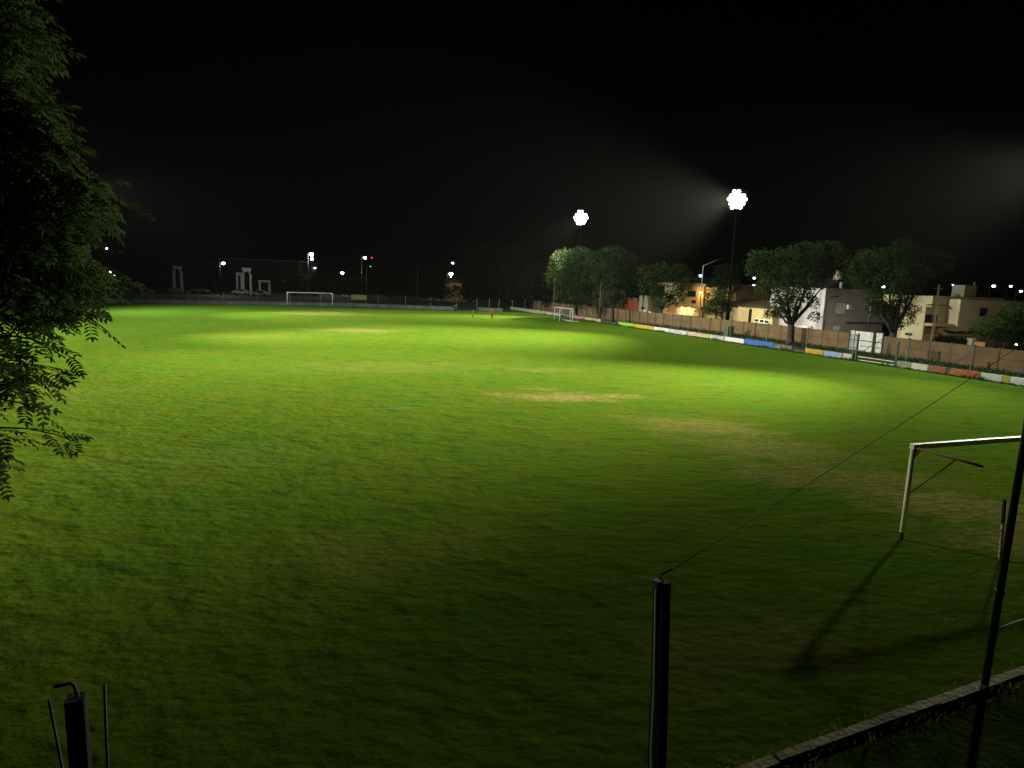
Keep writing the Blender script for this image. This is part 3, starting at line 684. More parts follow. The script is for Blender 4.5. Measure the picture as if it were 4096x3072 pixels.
for x, y, Y, dx, dz, L_, n in ((420, 1330, 6.1, .9, -.4, .6, 5), (390, 1290, 6.4, .95, -.2, .6, 6), (300, 1440, 6.3, .9, -.3, .7, 6), (260, 1500, 6.6, .95, -.1, .7, 6), (150, 1640, 6.2, .95, -.12, .6, 7), (60, 1580, 6.4, .9, -.3, .5, 7), (560, 1165, 6.6, .97, -.1, .8, 6), (545, 870, 6.4, .9, -.4, .8, 7), (330, 1780, 6.0, .95, -.12, .95, 6), (180, 1600, 6.2, .95, -.2, .7, 8), (120, 1560, 6.4, .9, -.25, .7, 8), (200, 1520, 6.0, .9, -.35, .7, 9), (0, 1895, 6.0, .35, -.9, .35, 6), (40, 1760, 6.0, .9, -.2, .5, 9), (10, 1830, 6.1, .5, -.8, .4, 6)):
    bases.append(twig(at(x, y, Y), Vector((dx, .1, dz)).normalized(), L_, n, .08))
m = MB(); m.v = lv; m.f = lf; m.mi = [0] * len(lf)
m.build('crown', NLEAF, nt_, fix=False)
tr_ = MB()
tr_.tube([TB - U * .1, TB + U * .5, TB + Vector((.15, .1, 2.2)), TB + Vector((.1, .3, 4.2)), TB + Vector((.3, .5, 6.5)), TB + Vector((.3, .6, 9.5))], [.34, .27, .22, .19, .13, .05], 10)
tips = []
for z0, q in ((2.0, at(-120, 1420, 6.4)), (2.6, at(-40, 1180, 7.6)), (3.0, at(40, 1000, 6.3)), (3.6, at(60, 780, 7.8)), (4.2, at(-60, 520, 6.2)), (5.2, at(20, 300, 7.2)), (6.2, at(-100, 20, 6.4)), (7.0, at(-200, -350, 7)), (3.4, at(-900, 900, 7.5)), (4.6, at(-800, 300, 6.2)), (2.4, at(-700, 1300, 6.0)), (5.6, at(-900, -200, 7.6)), (1.9, at(-160, 1700, 6.0))):
    a = TB + Vector((.12, .25, z0)); mid = a.lerp(q, .55) + Vector((0, 0, .25))
    tr_.tube([a, a.lerp(mid, .5) + Vector((0, 0, .06)), mid, q], [.09, .075, .05, .02], 7); tips.append((mid, q))
for b in bases:
    mid, q = min(tips, key=lambda t: (b - t[1]).length); j = mid.lerp(q, .45 + .55 * R.random())
    tr_.tube([j, j.lerp(b, .5) + Vector((0, 0, .10)), b], [.013, .011, .009], 4, False)
tr_.build('trunk', BARK, nt_, True)
tw.build('twigs', mat('green_twig', (.05, .055, .025), (.035, .035, .02)), nt_)

# ------------------------------------------------------------------ houses across the street
def stucco(name, c): return mat(name, c, tuple(v * .82 for v in c), .5, .9, bump=.15, bscale=8)
def house(name, label, c0, s0, s1, depth, h, wallm, sidem=None, parapet=.0):
    g = thing(name, sn(s1, c0), label, 'house')
    m = MB(); m.sbox((s0, c0, -.1), (s1, c0 + depth, h)); m.build('wall', wallm, g)
    return g
def front(g, name, c0, p0, p1, mtl, out=.04, par=None, frame=None):      # rectangle on the pitch-facing facade
    s0, z1 = SP(p0[0], p0[1], c0); s1, z0 = SP(p1[0], p1[1], c0)
    if frame:
        m = MB(); m.sbox((s0 - .12, c0 - out * .6, z0 - .12), (s1 + .12, c0 + .02, z1 + .12)); f = m.build(name + '_frame' if name == 'window' else 'frame', frame, g)
    m = MB(); m.sbox((s0, c0 - out, z0), (s1, c0 + .02, z1)); return m.build(name, mtl, g)
def EP(px, py, s):                               # sight line met with the plane e.p = s -> (n, z)
    r, fy, fz = ray(px, py); t = s / (EV.x * r + EV.y * fy); p = Vector((r * t, fy * t, H + fz * t)); return p.dot(NV), p.z
def side(g, name, s_, p0, p1, mtl, out=.04, frame=None):
    n0, z1 = EP(p0[0], p0[1], s_); n1, z0 = EP(p1[0], p1[1], s_)
    if frame:
        m = MB(); m.sbox((s_ - .02, n0 - .1, z0 - .1), (s_ + out * .6, n1 + .1, z1 + .1)); m.build('window_frame', frame, g)
    m = MB(); m.sbox((s_ - .02, n0, z0), (s_ + out, n1, z1)); return m.build(name, mtl, g)
C0 = 73.0
W_LILAC = stucco('pale_lilac_stucco', (.56, .53, .54)); W_GREY = stucco('shaded_side_stucco', (.34, .32, .30))
W_YEL = stucco('yellow_stucco', (.50, .42, .20)); W_CRM = stucco('cream_stucco', (.38, .33, .20)); W_TAN = stucco('tan_stucco', (.44, .33, .15))
ROOFB = mat('brown_sheet_roof', (.12, .10, .075), (.085, .07, .05), 1.2, .8); ROOFD = mat('dark_roof', (.02, .022, .025), (.013, .014, .016), 1.5, .6)
PALEW = mat('pale_shutter', (.60, .62, .54), (.5, .52, .46), 3, .6)

# white two-storey house
s1 = SP(3303, 1155, C0)[0]; s0 = SP(3085, 1150, C0)[0]
hz = SP(3303, 1153, C0)[1]
g = house('house', 'white two storey house with side wall greyed as shade and dark hipped roof', C0, s0, s1, 11.5, hz, W_LILAC)
m = MB(); m.sbox((s1 + .002, C0 + .02, -.1), (s1 + .05, C0 + 11.5, hz + .02)); m.build('side_wall', W_GREY, g)  # side wall coloured grey to paint its shade away from the pitch lights
m = MB()
n0 = C0 + .8; n1 = C0 + 11
a, b_, c_, d_ = sn(s0 + .5, n0, hz + .01), sn(s1 - .4, n0, hz + .01), sn(s1 - .4, n1, hz + .01), sn(s0 + .5, n1, hz + .01)
r0, r1 = sn(s0 + 4, (n0 + n1) / 2, hz + 1.5), sn(s1 - 3.2, (n0 + n1) / 2, hz + 1.5)
m.add([a, b_, c_, d_, r0, r1], [(0, 1, 5, 4), (1, 2, 5), (2, 3, 4, 5), (3, 0, 4), (0, 3, 2, 1)]); m.build('roof', ROOFD, g)
side(g, 'window', s1 + .05, (3346, 1211), (3379, 1257), PALEW, .03, mat('dark_frame', (.10, .09, .09)))
side(g, 'window', s1 + .05, (3336, 1304), (3358, 1321), PALEW, .03)
side(g, 'air_conditioner', s1 + .05, (3387, 1219), (3398, 1236), PALEW, .35)
side(g, 'band', s1 + .05, (3380, 1288), (3560, 1296), mat('dark_band', (.06, .055, .05)), .12)
m = MB(); nn, zz = EP(3351, 1105, s1 - 3.0)
m.tube([sn(s1 - 3.0, nn, hz + .6), sn(s1 - 3.0, nn, zz - .4)], .2, 6); m.tube([sn(s1 - 3.0, nn, zz - .45), sn(s1 - 3.0, nn, zz + .55), sn(s1 - 3.0, nn, zz + .8)], [.55, .55, .2], 12); m.build('water_tank', mat('cream_tank', (.55, .46, .36)), g)
m = MB(); nn, zz = EP(3363, 1150, s1 - .5)
m.bar(sn(s1 - .5, nn, hz), sn(s1 - .5, nn, hz + .9), .25); m.build('chimney', W_GREY, g)
m = MB(); a0, za = SP(3140, 1295, C0 - .5); a1, zb = SP(3240, 1312, C0 - .5); m.sbox((a0, C0 - .6, 0), (a1, C0 - .1, za)); m.build('planter_wall', WHITE, g)

# yellow low house with sheet roof
C3 = 74.0
s1 = SP(2999, 1240, C3)[0]; s0 = SP(2868, 1235, C3)[0]; hz = 2.95
g = house('house', 'low yellow house with brown sheet roof', C3, s0, s1 - .05, 9, hz, W_YEL)
m = MB(); m.sbox((s1 - .048, C3 - 2.2, -.1), (s1 + 7.5, C3 + 9, hz + .25)); m.build('front_wing', W_YEL, g)
m = MB()
m.prism([sn(s0 - .4, C3 - .5, hz + .01), sn(s0 - .4, C3 + 4.8, hz + 1.35), sn(s0 - .4, C3 + 9.4, hz + .2)], EV * (s1 - s0 + .35)); m.build('roof', ROOFB, g)
m = MB(); m.prism([sn(s1 - .04, C3 - 2.6, hz + .26), sn(s1 - .04, C3 + 4.0, hz + 1.55), sn(s1 - .04, C3 + 9.4, hz + .3)], EV * 7.9); m.build('roof', ROOFB, g)
cw = C3 - 2.2
for i, (a, b) in enumerate(((3020, 3034), (3040, 3054), (3060, 3074))):
    y = 1274 + i * 3
    front(g, 'window', cw, (a, y + 2), (b, y + 13), GLASS, .05, frame=WHITE)
front(g, 'window', C3, (2953, 1270), (2977, 1283), GLASS, .05, frame=mat('brown_frame', (.12, .09, .06)))
front(g, 'downpipe', cw, (2998, 1236), (3003, 1300), DKMETAL, .08)
front(g, 'garage_panel', C3, (2888, 1263), (2930, 1277), mat('grey_blue_panel', (.28, .30, .32)), .06)

# lit two-storey house
C2 = 76.0
s0 = SP(2655, 1200, C2)[0]; s1 = SP(2812, 1200, C2)[0]; zt = SP(2790, 1146, C2)[1]
W_WARM = stucco('warm_stucco', (.48, .38, .20))
g = house('house', 'two storey house lit by yellow lamps with white garage door', C2, s0, s1, 9, zt, W_WARM)
m = MB(); m.sbox((s0 - .3, C2 - 1.6, zt - .02), (s1 + 2.4, C2 + 9, zt + .55)); m.build('roof_slab', W_CRM, g)
m = MB(); m.prism([sn(s0, C2 + .4, zt + .56), sn(s0, C2 + 4.5, zt + 1.7), sn(s0, C2 + 9, zt + .56)], EV * (s1 - s0)); m.build('roof', ROOFB, g)
front(g, 'window', C2, (2752, 1162), (2783, 1188), GLASS, .06, frame=W_CRM)
front(g, 'window', C2, (2768, 1200), (2783, 1214), GLASS, .06)
z2 = SP(2770, 1222, C2)[1]
m = MB(); a0 = SP(2665, 1230, C2 - 2)[0]; a1 = SP(2802, 1240, C2 - 2)[0]; m.sbox((a0, C2 - 2.2, z2 - .35), (a1, C2 - .002, z2)); m.build('canopy', W_CRM, g)
front(g, 'garage_door', C2, (2712, 1236), (2796, 1266), mat('white_garage', (.62, .60, .56), (.55, .53, .5), 2, .6), .08)
for i in range(5):
    a = 2716 + i * 15; front(g, 'window', C2, (a, 1239 + i), (a + 10, 1243 + i), GLASS, .1)
front(g, 'door', C2, (2668, 1226), (2702, 1252), mat('orange_wood', (.50, .20, .05), (.38, .15, .04), 2, .7), .1)
m = MB(); m.sbox((s1 + .01, C2 + .4, -.1), (s1 + 3.2, C2 + 8, zt - .04)); m.build('side_wing', W_TAN, g)
for px, py, pw in ((2729, 1229, 1.0), (2757, 1231, 1.0), (2804, 1170, 1.4)):
    cz = C2 - .35 if py > 1200 else C2 - .4
    a, z = SP(px, py, cz); m = MB(); m.ball(sn(a, cz, z), .17 if py > 1200 else .24, 10, 6); o = m.build('wall_lamp', BULBY, g)
    lamp('POINT', sn(a, cz - .35, z - .1), 55 * pw, (1, .55, .16), g, radius=.15)
# tan tower house right of it
g = house('house', 'narrow tan two storey house end beside the lit house', C2 + 1, SP(2905, 1180, C2 + 1)[0], SP(2945, 1180, C2 + 1)[0], 7, SP(2945, 1140, C2 + 1)[1], W_TAN)
front(g, 'window', C2 + 1, (2915, 1178), (2932, 1200), mat('orange_curtain', (.45, .2, .06)), .05)

# orange gate house, pale pier
g = house('house', 'low orange fronted garage behind the boundary wall', C2, SP(2492, 1215, C2)[0], SP(2553, 1215, C2)[0], 6, SP(2530, 1197, C2)[1], mat('orange_wall', (.42, .10, .035), (.30, .07, .03), 1, .8))
m = MB(); s_ = SP(2553, 1215, C2)[0]; m.sbox((s_ - 9, C2 - .5, SP(2530, 1199, C2)[1] + .02), (s_ + .1, C2 + 6, SP(2530, 1193, C2)[1] + .08)); m.build('roof_slab', CONC, g)
g = house('house', 'pale cream flat front between orange garage and lit house', C2 - .6, SP(2556, 1210, C2 - .6)[0], SP(2592, 1210, C2 - .6)[0], 6, SP(2575, 1181, C2 - .6)[1], stucco('pale_cream', (.46, .43, .30)))
front(g, 'window', C2 - .6, (2566, 1226), (2580, 1236), GLASS, .05, frame=WHITE)
g = house('house', 'dim yellowish house behind the tall dim trees', C2, SP(2368, 1175, C2)[0], SP(2412, 1175, C2)[0], 6, SP(2390, 1156, C2)[1], stucco('dim_yellow', (.34, .32, .16)))
front(g, 'window', C2, (2385, 1180), (2398, 1195), GLASS, .05)

# cream modern house
C5 = 70.0
s1 = SP(3700, 1260, C5)[0]; s0 = SP(3600, 1240, C5)[0]; hz = SP(3700, 1183, C5)[1]
g = house('house', 'cream flat roofed modern house with rooftop tank, right of the gate', C5, s0, s1, 12.5, hz - 1.2, W_CRM)
m = MB(); n1 = EP(4012, 1220, s1)[0]
m.sbox((s1 - 7, C5 + .9, hz - 1.198), (s1 - .003, n1, hz)); m.build('upper_storey', W_CRM, g)
m = MB(); m.sbox((s1, C5 + 3.2, 2.2), (s1 + 1.6, n1, hz - .25)); m.build('projecting_storey', stucco('cream_projection', (.42, .37, .25)), g)
side(g, 'window', s1 + 1.6, (3921, 1232), (3945, 1266), GLASS, .03)
side(g, 'ledge', s1 + .02, (3705, 1217), (3806, 1224), mat('dark_ledge', (.08, .07, .05)), .25)
side(g, 'window', s1, (3702, 1258), (3746, 1290), GLASS, .04)
side(g, 'door_canopy', s1, (3698, 1292), (3768, 1303), mat('peach_canopy', (.50, .33, .18)), 1.2)
side(g, 'door', s1, (3698, 1306), (3745, 1336), mat('ochre_door', (.22, .15, .06)), .04)
front(g, 'window', C5, (3622, 1330), (3648, 1343), GLASS, .05, frame=W_CRM)
front(g, 'ornament', C5, (3640, 1222), (3684, 1252), mat('plaster_ornament', (.36, .28, .17), (.16, .12, .07), 1.6), .12)
a0, z0 = EP(3855, 1182, s1 - 2); a1, z1 = EP(3912, 1143, s1 - 2)
m = MB(); m.sbox((s1 - 3.5, a0, hz), (s1 - 2, (a0 + a1) / 2 - .03, z1)); m.sbox((s1 - 3.5, (a0 + a1) / 2 + .03, hz), (s1 - 2.1, a1, z1 - .05)); m.build('tank_housing', stucco('greenish_tank', (.34, .33, .22)), g)
m = MB(); m.bar(sn(s1 - 2.3, a1 - .2, z1 - .1), sn(s1 - 2.3, a1 - .2, z1 + .45), .15); m.build('vent_pipe', CONC, g)
# hedge and gate pier in front of it
m = MB(); vs, fs = [], []
hA, hB = SP(3752, 1340, 64.0)[0], SP(3876, 1360, 64.0)[0]
for i in range(2600):
    p = sn(R.uniform(hA, hB), 64 + R.uniform(-.6, .6), R.uniform(.2, 2.0 + .2 * math.sin(i))); t = Vector((R.gauss(0, .1), R.gauss(0, .1), R.gauss(0, .1))); q = Vector((R.gauss(0, .1), R.gauss(0, .1), R.gauss(0, .1)))
    o = len(vs); vs += [p, p + t, p + t + q, p + q]; fs.append((o, o + 1, o + 2, o + 3))
m.v = vs; m.f = fs; m.mi = [0] * len(fs); tag(m.build('hedge', LEAFD, fix=False), 'dark clipped hedge before the cream modern house', 'hedge')
gp = sn(SP(3884, 1366, 64)[0], 64)
m = MB(); m.sbox((gp.dot(EV) - .22, 63.8, 0), (gp.dot(EV) + .22, 64.2, 2.0)); m.sbox((gp.dot(EV) - .28, 63.74, 2.002), (gp.dot(EV) + .28, 64.26, 2.12))
tag(m.build('gate_pier', W_CRM), 'pale gate pier at the end of the hedge', 'pier')
op = SP(3922, 1370, 64)[0]
m = MB(); m.sbox((op - .5, 63.9, 0), (op + .5, 64.4, 1.75)); m.sbox((op - .56, 63.85, 1.752), (op + .56, 64.45, 1.85))
tag(m.build('meter_box', mat('orange_box', (.42, .16, .05))), 'orange meter box beside the pale gate pier', 'box')

# utility pole in front of the cream house
def pole(label, px, pyt, pyb, Y, r=.09, mtl=GALV, cat='pole', name='utility_pole', arm=None):
    t = at(px, pyt, Y); b = Vector((t.x, Y, 0)); g = thing(name, b, label, cat)
    m = MB(); m.tube([b - U * .1, t], [r, r * .7], 8); m.build('shaft', mtl, g, True)
    if arm:
        e = at(*arm, Y); m = MB(); m.tube([t - U * .05, e], [r * .6, r * .4], 6); m.build('arm', mtl, g, True)
    return g, t
g, t = pole('tall concrete pole in front of the cream modern house', 3757, 1138, 1360, 66.0, .13, mat('pole_concrete', (.30, .25, .20)))
m = MB(); m.bar(t - EV * .5 - U * .4, t + EV * .5 - U * .4, .06); m.build('crossarm', DKMETAL, g)
g, t = pole('unlit white street lamp post with long bent arm', 2813, 1062, 1260, 92.0, .08, mat('grey_post_paint', (.15, .15, .145), (.11, .11, .105), 5, .6), 'lamp post', 'lamp_post', (2868, 1040))
e = at(2868, 1040, 92.0)
m = MB(); m.bar(e - Vector((.1, 0, 0)), e + Vector((.6, .1, .12)), .14, .1); m.build('lamp_head', DKMETAL, g)
g, t = pole('thin white pole standing by the training goals', 2405, 1115, 1288, 103.8, .05, GALV)
g, t = pole('thin bright pole left of the training goals', 2219, 1113, 1278, 112.0, .05, GALV)
g, t = pole('thin pole beyond the far right wall near black trees', 1671, 1062, 1180, 165.0, .09, GALV)
g, t = pole('thin pole right of the yellow board', 1465, 1075, 1200, 172.0, .08, GALV)

# ------------------------------------------------------------------ street lamps and distant lights
def street_lamp(label, px, py, Y, r, bulb, group, light=0, lc=(1, 1, 1), armdir=1, pm=DKMETAL):
    r *= .78
    c = at(px, py, Y); b = Vector((c.x - armdir * 1.0, Y + .4, 0)); g = thing('street_lamp', b, label, 'street lamp', group)
    m = MB(); m.tube([b - U * .1, Vector((b.x, b.y, c.z + .15)), Vector((b.x + armdir * .35, b.y, c.z + .42)), Vector((c.x, b.y, c.z + r * .8 + .12))], [.10, .07, .05, .04], 7); m.build('post', pm, g, True)
    m = MB(); m.ball(c + U * r * .75, r * .95, 10, 5, (1, 1, .45)); h = m.build('lamp_head', DKMETAL, g, True)
    m = MB(); m.ball(c, r, 12, 8, (1, 1, .85)); m.build('bulb', bulb, h, True)
    if light: lamp('POINT', c - U * (r + .3), light, lc, g, radius=.2)
    return g
GA = 'street lamps beyond the far goal'; GBk = 'distant lamps over the town on the right'
street_lamp('bright white street lamp, tallest above the far goal', 1246, 1017, 168, .62, BULBW, GA, 120, (.95, .97, 1), 1, GALV)
street_lamp('white lamp just under the tallest lamp', 1248, 1036, 169, .45, BULBW, GA)
street_lamp('white street lamp with small lamp beneath, left of the tallest lamp', 1188, 1079, 190, .52, BULBW, GA)
street_lamp('small white lamp right of and below the tallest lamp', 1260, 1072, 200, .38, BULBB, GA)
street_lamp('white street lamp low above the right end of the far goal', 1369, 1092, 185, .55, BULBW, GA, 300, (1, .93, .8))
street_lamp('white street lamp on tall post right of the far goal', 1460, 1031, 182, .46, BULBW, GA, 0, (1, 1, 1), 1, GALV)
street_lamp('white street lamp over the dark hangar roof', 893, 1053, 156, .46, BULBW, GA, 200, (.95, .97, 1))
street_lamp('cool white lamp above the orange street lamp', 1811, 1052, 190, .42, BULBB, GA)
street_lamp('starry warm white street lamp by the black trees', 1804, 1095, 180, .62, BULBW, GA, 160, (1, .75, .4))
street_lamp('tiny warm lamp glimpsed at the foliage edge, upper one', 427, 994, 190, .28, BULBW, GA)
street_lamp('white lamp seen through the foliage, left of a pair', 441, 1088, 180, .36, BULBW, GA)
street_lamp('white lamp seen through the foliage, right of a pair', 458, 1098, 182, .36, BULBW, GA)
street_lamp('tiny green lamp beside the lamp on tall post', 1482, 1066, 186, .2, BULBG, GA)
street_lamp('tiny green lamp left of the tallest lamp', 1179, 1047, 190, .16, BULBG, GA)
street_lamp('small orange lamp under the starry warm lamp', 1803, 1108, 181, .22, BULBY, GA)
street_lamp('cool white lamp behind the unlit lamp post', 2802, 1103, 190, .50, BULBB, GBk)
street_lamp('cool lamp left of the large forked tree, upper one', 3017, 1112, 200, .50, BULBB, GBk)
street_lamp('cool lamp left of the large forked tree, lower one', 3015, 1142, 180, .44, BULBB, GBk)
street_lamp('pale blue lamp over the dark hipped roof', 3329, 1126, 200, .36, BULBB, GBk)
street_lamp('small green lamp over the dark hipped roof', 3387, 1127, 200, .32, BULBG, GBk)
street_lamp('cool lamp shining through the spreading tree', 3533, 1147, 80, .24, BULBB, GBk)
street_lamp('faint cool lamp right of the concrete pole', 3812, 1140, 210, .32, BULBB, GBk)
street_lamp('brightest cool lamp right of the rooftop tank', 3975, 1144, 200, .58, BULBB, GBk)
street_lamp('cool lamp near the right edge, middle of a row', 4043, 1145, 205, .46, BULBB, GBk)
street_lamp('cool lamp nearest the right edge', 4084, 1165, 190, .48, BULBB, GBk)
street_lamp('small yellowish lamp under the bushy tree', 4067, 1379, 66, .16, BULBW, GBk)
# red beacon
c = at(1487, 1031, 240); g = thing('beacon_mast', Vector((c.x, 240, 0)), 'tiny red beacon on a mast beyond the far goal', 'beacon')
m = MB(); m.tube([(c.x, 240, -.1), (c.x, 240, c.z - .3)], [.2, .08], 6); m.build('mast', DKMETAL, g); m = MB(); m.ball(c, .2, 8, 6); m.build('beacon_lamp', BULBR, g)
# lamps lighting the street itself (lantern posts hidden among the trees)
for lab, s_, pw, colr in (('street lantern across the road behind the forked tree', -80, 560, (1, .84, .58)), ('street lantern behind the spreading tree', -60, 800, (1, .90, .70)), ('street lantern before the lit house', -100, 300, (1, .75, .4)), ('street lantern behind the low bushy tree', -39, 330, (1, .88, .62))):
    b = sn(s_, 64.5); g = thing('street_lamp', b, lab, 'street lamp', 'lanterns along the street behind the trees')
    m = MB(); m.tube([b - U * .1, b + U * 5.0, b + U * 5.4 + NV * .6, b + U * 5.5 + NV * 1.4], [.09, .07, .05, .04], 7); m.build('post', DKMETAL, g, True)
    m = MB(); m.ball(b + U * 5.48 + NV * 1.5, .3, 10, 5, (1, 1, .4)); m.build('lamp_head', DKMETAL, g, True)
    lamp('SPOT', b + U * 5.3 + NV * 1.5, pw, colr, g, b + NV * 5.5 - EV * (9 if s_ > -50 else 0) + U * (2.5 if s_ > -50 else .5), math.radians(150), .8, .15)

# ------------------------------------------------------------------ far left buildings
HB = Vector((-70, 186, 0))
hg = thing('hangar_building', HB, 'long dark building with white arched portals beyond the far goal', 'building')
DKW = mat('dark_brown_wall', (.016, .012, .010), (.010, .008, .007), .6, .9)
L0, L1 = at(640, 1100, 186), at(1195, 1100, 186)
zr = at(1000, 1036, 186).z
m = MB(); m.box((L0.x, 186, -.1), (L1.x, 204, zr - .35)); m.build('wall', DKW, hg)
m = MB(); m.box((at(872, 1036, 186).x, 185.4, zr - .34), (L1.x + .8, 205, zr)); m.build('roof', mat('grey_roof_edge', (.09, .09, .09)), hg)
WP = mat('white_portal', (.50, .52, .46), (.42, .43, .38), 1, .8)
def portal(x0, x1, zt, Y, spring, pier, arch=True):
    m = MB(); n = 10; w = x1 - x0; r = (w - 2 * pier) / 2; cx = (x0 + x1) / 2
    m.box((x0, Y, -.05), (x0 + pier, Y + .5, spring)); m.box((x1 - pier, Y, -.05), (x1, Y + .5, spring))
    if arch:
        for i in range(n):
            a0, a1 = math.pi * i / n, math.pi * (i + 1) / n
            p0 = (cx - r * math.cos(a0), spring + r * math.sin(a0)); p1 = (cx - r * math.cos(a1), spring + r * math.sin(a1))
            q0 = x0 if i == 0 else p0[0]; q1 = x1 if i == n - 1 else p1[0]
            m.prism([Vector((p0[0], Y, p0[1])), Vector((p1[0], Y, p1[1])), Vector((q1, Y, zt)), Vector((q0, Y, zt))], (0, .5, 0))
    else: m.box((x0, Y, spring + .003), (x1, Y + .5, zt))
    return m.build('portal', WP, hg)
def px2(px, Y): return at(px, 1110, Y).x
portal(px2(690, 172), px2(727, 172), at(708, 1065, 172).z, 172, at(708, 1085, 172).z, .5)
portal(px2(968, 170), px2(1004, 170), at(985, 1071, 170).z, 170, at(985, 1097, 170).z, .42)
portal(px2(944, 172), px2(967, 172), at(955, 1090, 172).z, 172, at(955, 1102, 172).z, .35, False)
portal(px2(1033, 174), px2(1079, 174), at(1055, 1121, 174).z, 174, at(1055, 1128, 174).z, .5, False)
m = MB(); a = at(1128, 1115, 185.9); b = at(1150, 1127, 185.9); m.box((a.x, 185.9, b.z), (b.x, 186.05, a.z)); m.build('window', mat('pale_window', (.16, .17, .15)), hg)
def car(label, px, py, Y, bodym, flip=1):
    c = at(px, py, Y); c.z = 0; g = thing('parked_car', c, label, 'car', 'cars parked beyond the far goal')
    prof = [(-2.1, .35), (-2.12, .75), (-1.95, .92), (-1.45, 1.0), (-.85, 1.42), (.65, 1.45), (1.25, 1.02), (1.95, .9), (2.12, .7), (2.1, .35)]
    m = MB(); m.prism([c + Vector((x * flip, -.85, z)) for x, z in prof], (0, 1.7, 0)); m.build('body', bodym, g)
    m = MB(); m.prism([c + Vector((x * flip, -.87, z)) for x, z in ((-1.3, 1.02), (-.8, 1.36), (.6, 1.38), (1.1, 1.02))], (0, 1.74, 0)); m.build('windows', GLASS, g)
    for x in (-1.3, 1.3):
        for y in (-.88, .68):
            m = MB(); m.tube([c + Vector((x, y, .33)), c + Vector((x, y + .2, .33))], .33, 14); m.build('wheel', DKMETAL, g)
    for y in (-.6, .6):
        m = MB(); m.ball(c + Vector((2.1 * flip, y, .68)), .12, 8, 5, (.5, 1, 1)); m.build('headlight', WHITE, g)
car('white parked car left of the far goal', 1042, 1190, 158, mat('white_car', (.6, .6, .6), (.55, .55, .55), 1, .25))
car('dark parked car under the white arched portal', 966, 1180, 164, mat('grey_car', (.22, .23, .24), (.2, .2, .2), 1, .25), -1)
car('dark parked car far left beyond the low wall', 800, 1180, 165, mat('dark_car', (.10, .10, .11), (.09, .09, .1), 1, .25))
m = MB(); a, b = at(672, 1172, 168), at(728, 1180, 168); m.box((a.x, 168, -.05), (b.x, 168.4, 1.0)); tag(m.build('garden_wall', mat('beige_wall', (.24, .20, .14))), 'short beige wall below the left white arch', 'wall')
# house glimpsed right of the orange street lamp
m = MB()
x0, x1 = at(1778, 1140, 186).x, at(1856, 1140, 186).x; zt = at(1790, 1130, 186).z
g = thing('house', Vector((x0, 186, 0)), 'low yellow lit house glimpsed between black trees', 'house')
m = MB(); m.box((x0, 186, -.1), (x1, 194, zt)); m.build('wall', stucco('far_yellow_wall', (.16, .13, .06)), g)
m = MB(); m.prism([Vector((x0 - .4, 185.5, zt + .01)), Vector((x0 - .4, 190, zt + 1.2)), Vector((x0 - .4, 194.5, zt + .01))], (x1 - x0 + .8, 0, 0)); m.build('roof', ROOFD, g)
m = MB(); a, b = at(1812, 1140, 186), at(1830, 1165, 186); m.box((a.x, 185.95, b.z), (b.x, 186.02, a.z)); m.build('window', GLASS, g)

# parked car with lit headlights behind the wall
c = sn(SP(2560, 1238, 66)[0], 66)
g = thing('parked_car', c, 'car with bright headlights behind the boundary wall', 'car')
prof = [(-2.1, .35), (-2.1, .8), (-1.5, 1.0), (-.9, 1.4), (.7, 1.42), (1.3, 1.0), (2.0, .9), (2.12, .65), (2.1, .35)]
m = MB(); m.prism([c - EV * -x + NV * -.85 + U * z for x, z in prof], NV * 1.7); m.build('body', mat('silver_car', (.4, .4, .42), (.36, .36, .38), 1, .3), g)
m = MB(); m.prism([c + EV * x + NV * -.87 + U * z for x, z in ((-1.3, 1.0), (-.85, 1.33), (.65, 1.35), (1.1, 1.0))], NV * 1.74); m.build('windows', GLASS, g)
for y in (-.62, .62):
    m = MB(); m.ball(c + EV * 2.12 + NV * y + U * 1.02, .22, 8, 6); m.build('headlight', BULBB, g)
for x in (-1.3, 1.3):
    m = MB(); m.tube([c + EV * x - NV * .88 + U * .33, c + EV * x - NV * .68 + U * .33], .33, 12); m.build('wheel', DKMETAL, g)

# ------------------------------------------------------------------ people (far away on the pitch)
SKIN = mat('skin', (.36, .22, .15), (.33, .20, .14), 3, .6); HAIR = mat('dark_hair', (.015, .012, .01))
def skin_mesh(name, pts, edges, rad, mtl, parent, root=0):
    me = bpy.data.meshes.new(name); me.from_pydata([Vector(p) - parent.location for p in pts], edges, [])
    o = bpy.data.objects.new(name, me); col.objects.link(o)
    sk = o.modifiers.new('skin', 'SKIN'); su = o.modifiers.new('sub', 'SUBSURF'); su.levels = 1
    for i, v in enumerate(me.skin_vertices[0].data):
        v.radius = rad[i] if isinstance(rad[i], tuple) else (rad[i], rad[i]); v.use_root = (i == root)
    dg = bpy.context.evaluated_depsgraph_get(); ev = o.evaluated_get(dg)
    nm = bpy.data.meshes.new_from_object(ev); bpy.data.objects.remove(o); bpy.data.meshes.remove(me)
    nm.materials.clear(); nm.materials.append(mtl); nm.polygons.foreach_set('use_smooth', [True] * len(nm.polygons))
    q = bpy.data.objects.new(name, nm); col.objects.link(q); q.parent = parent; return q
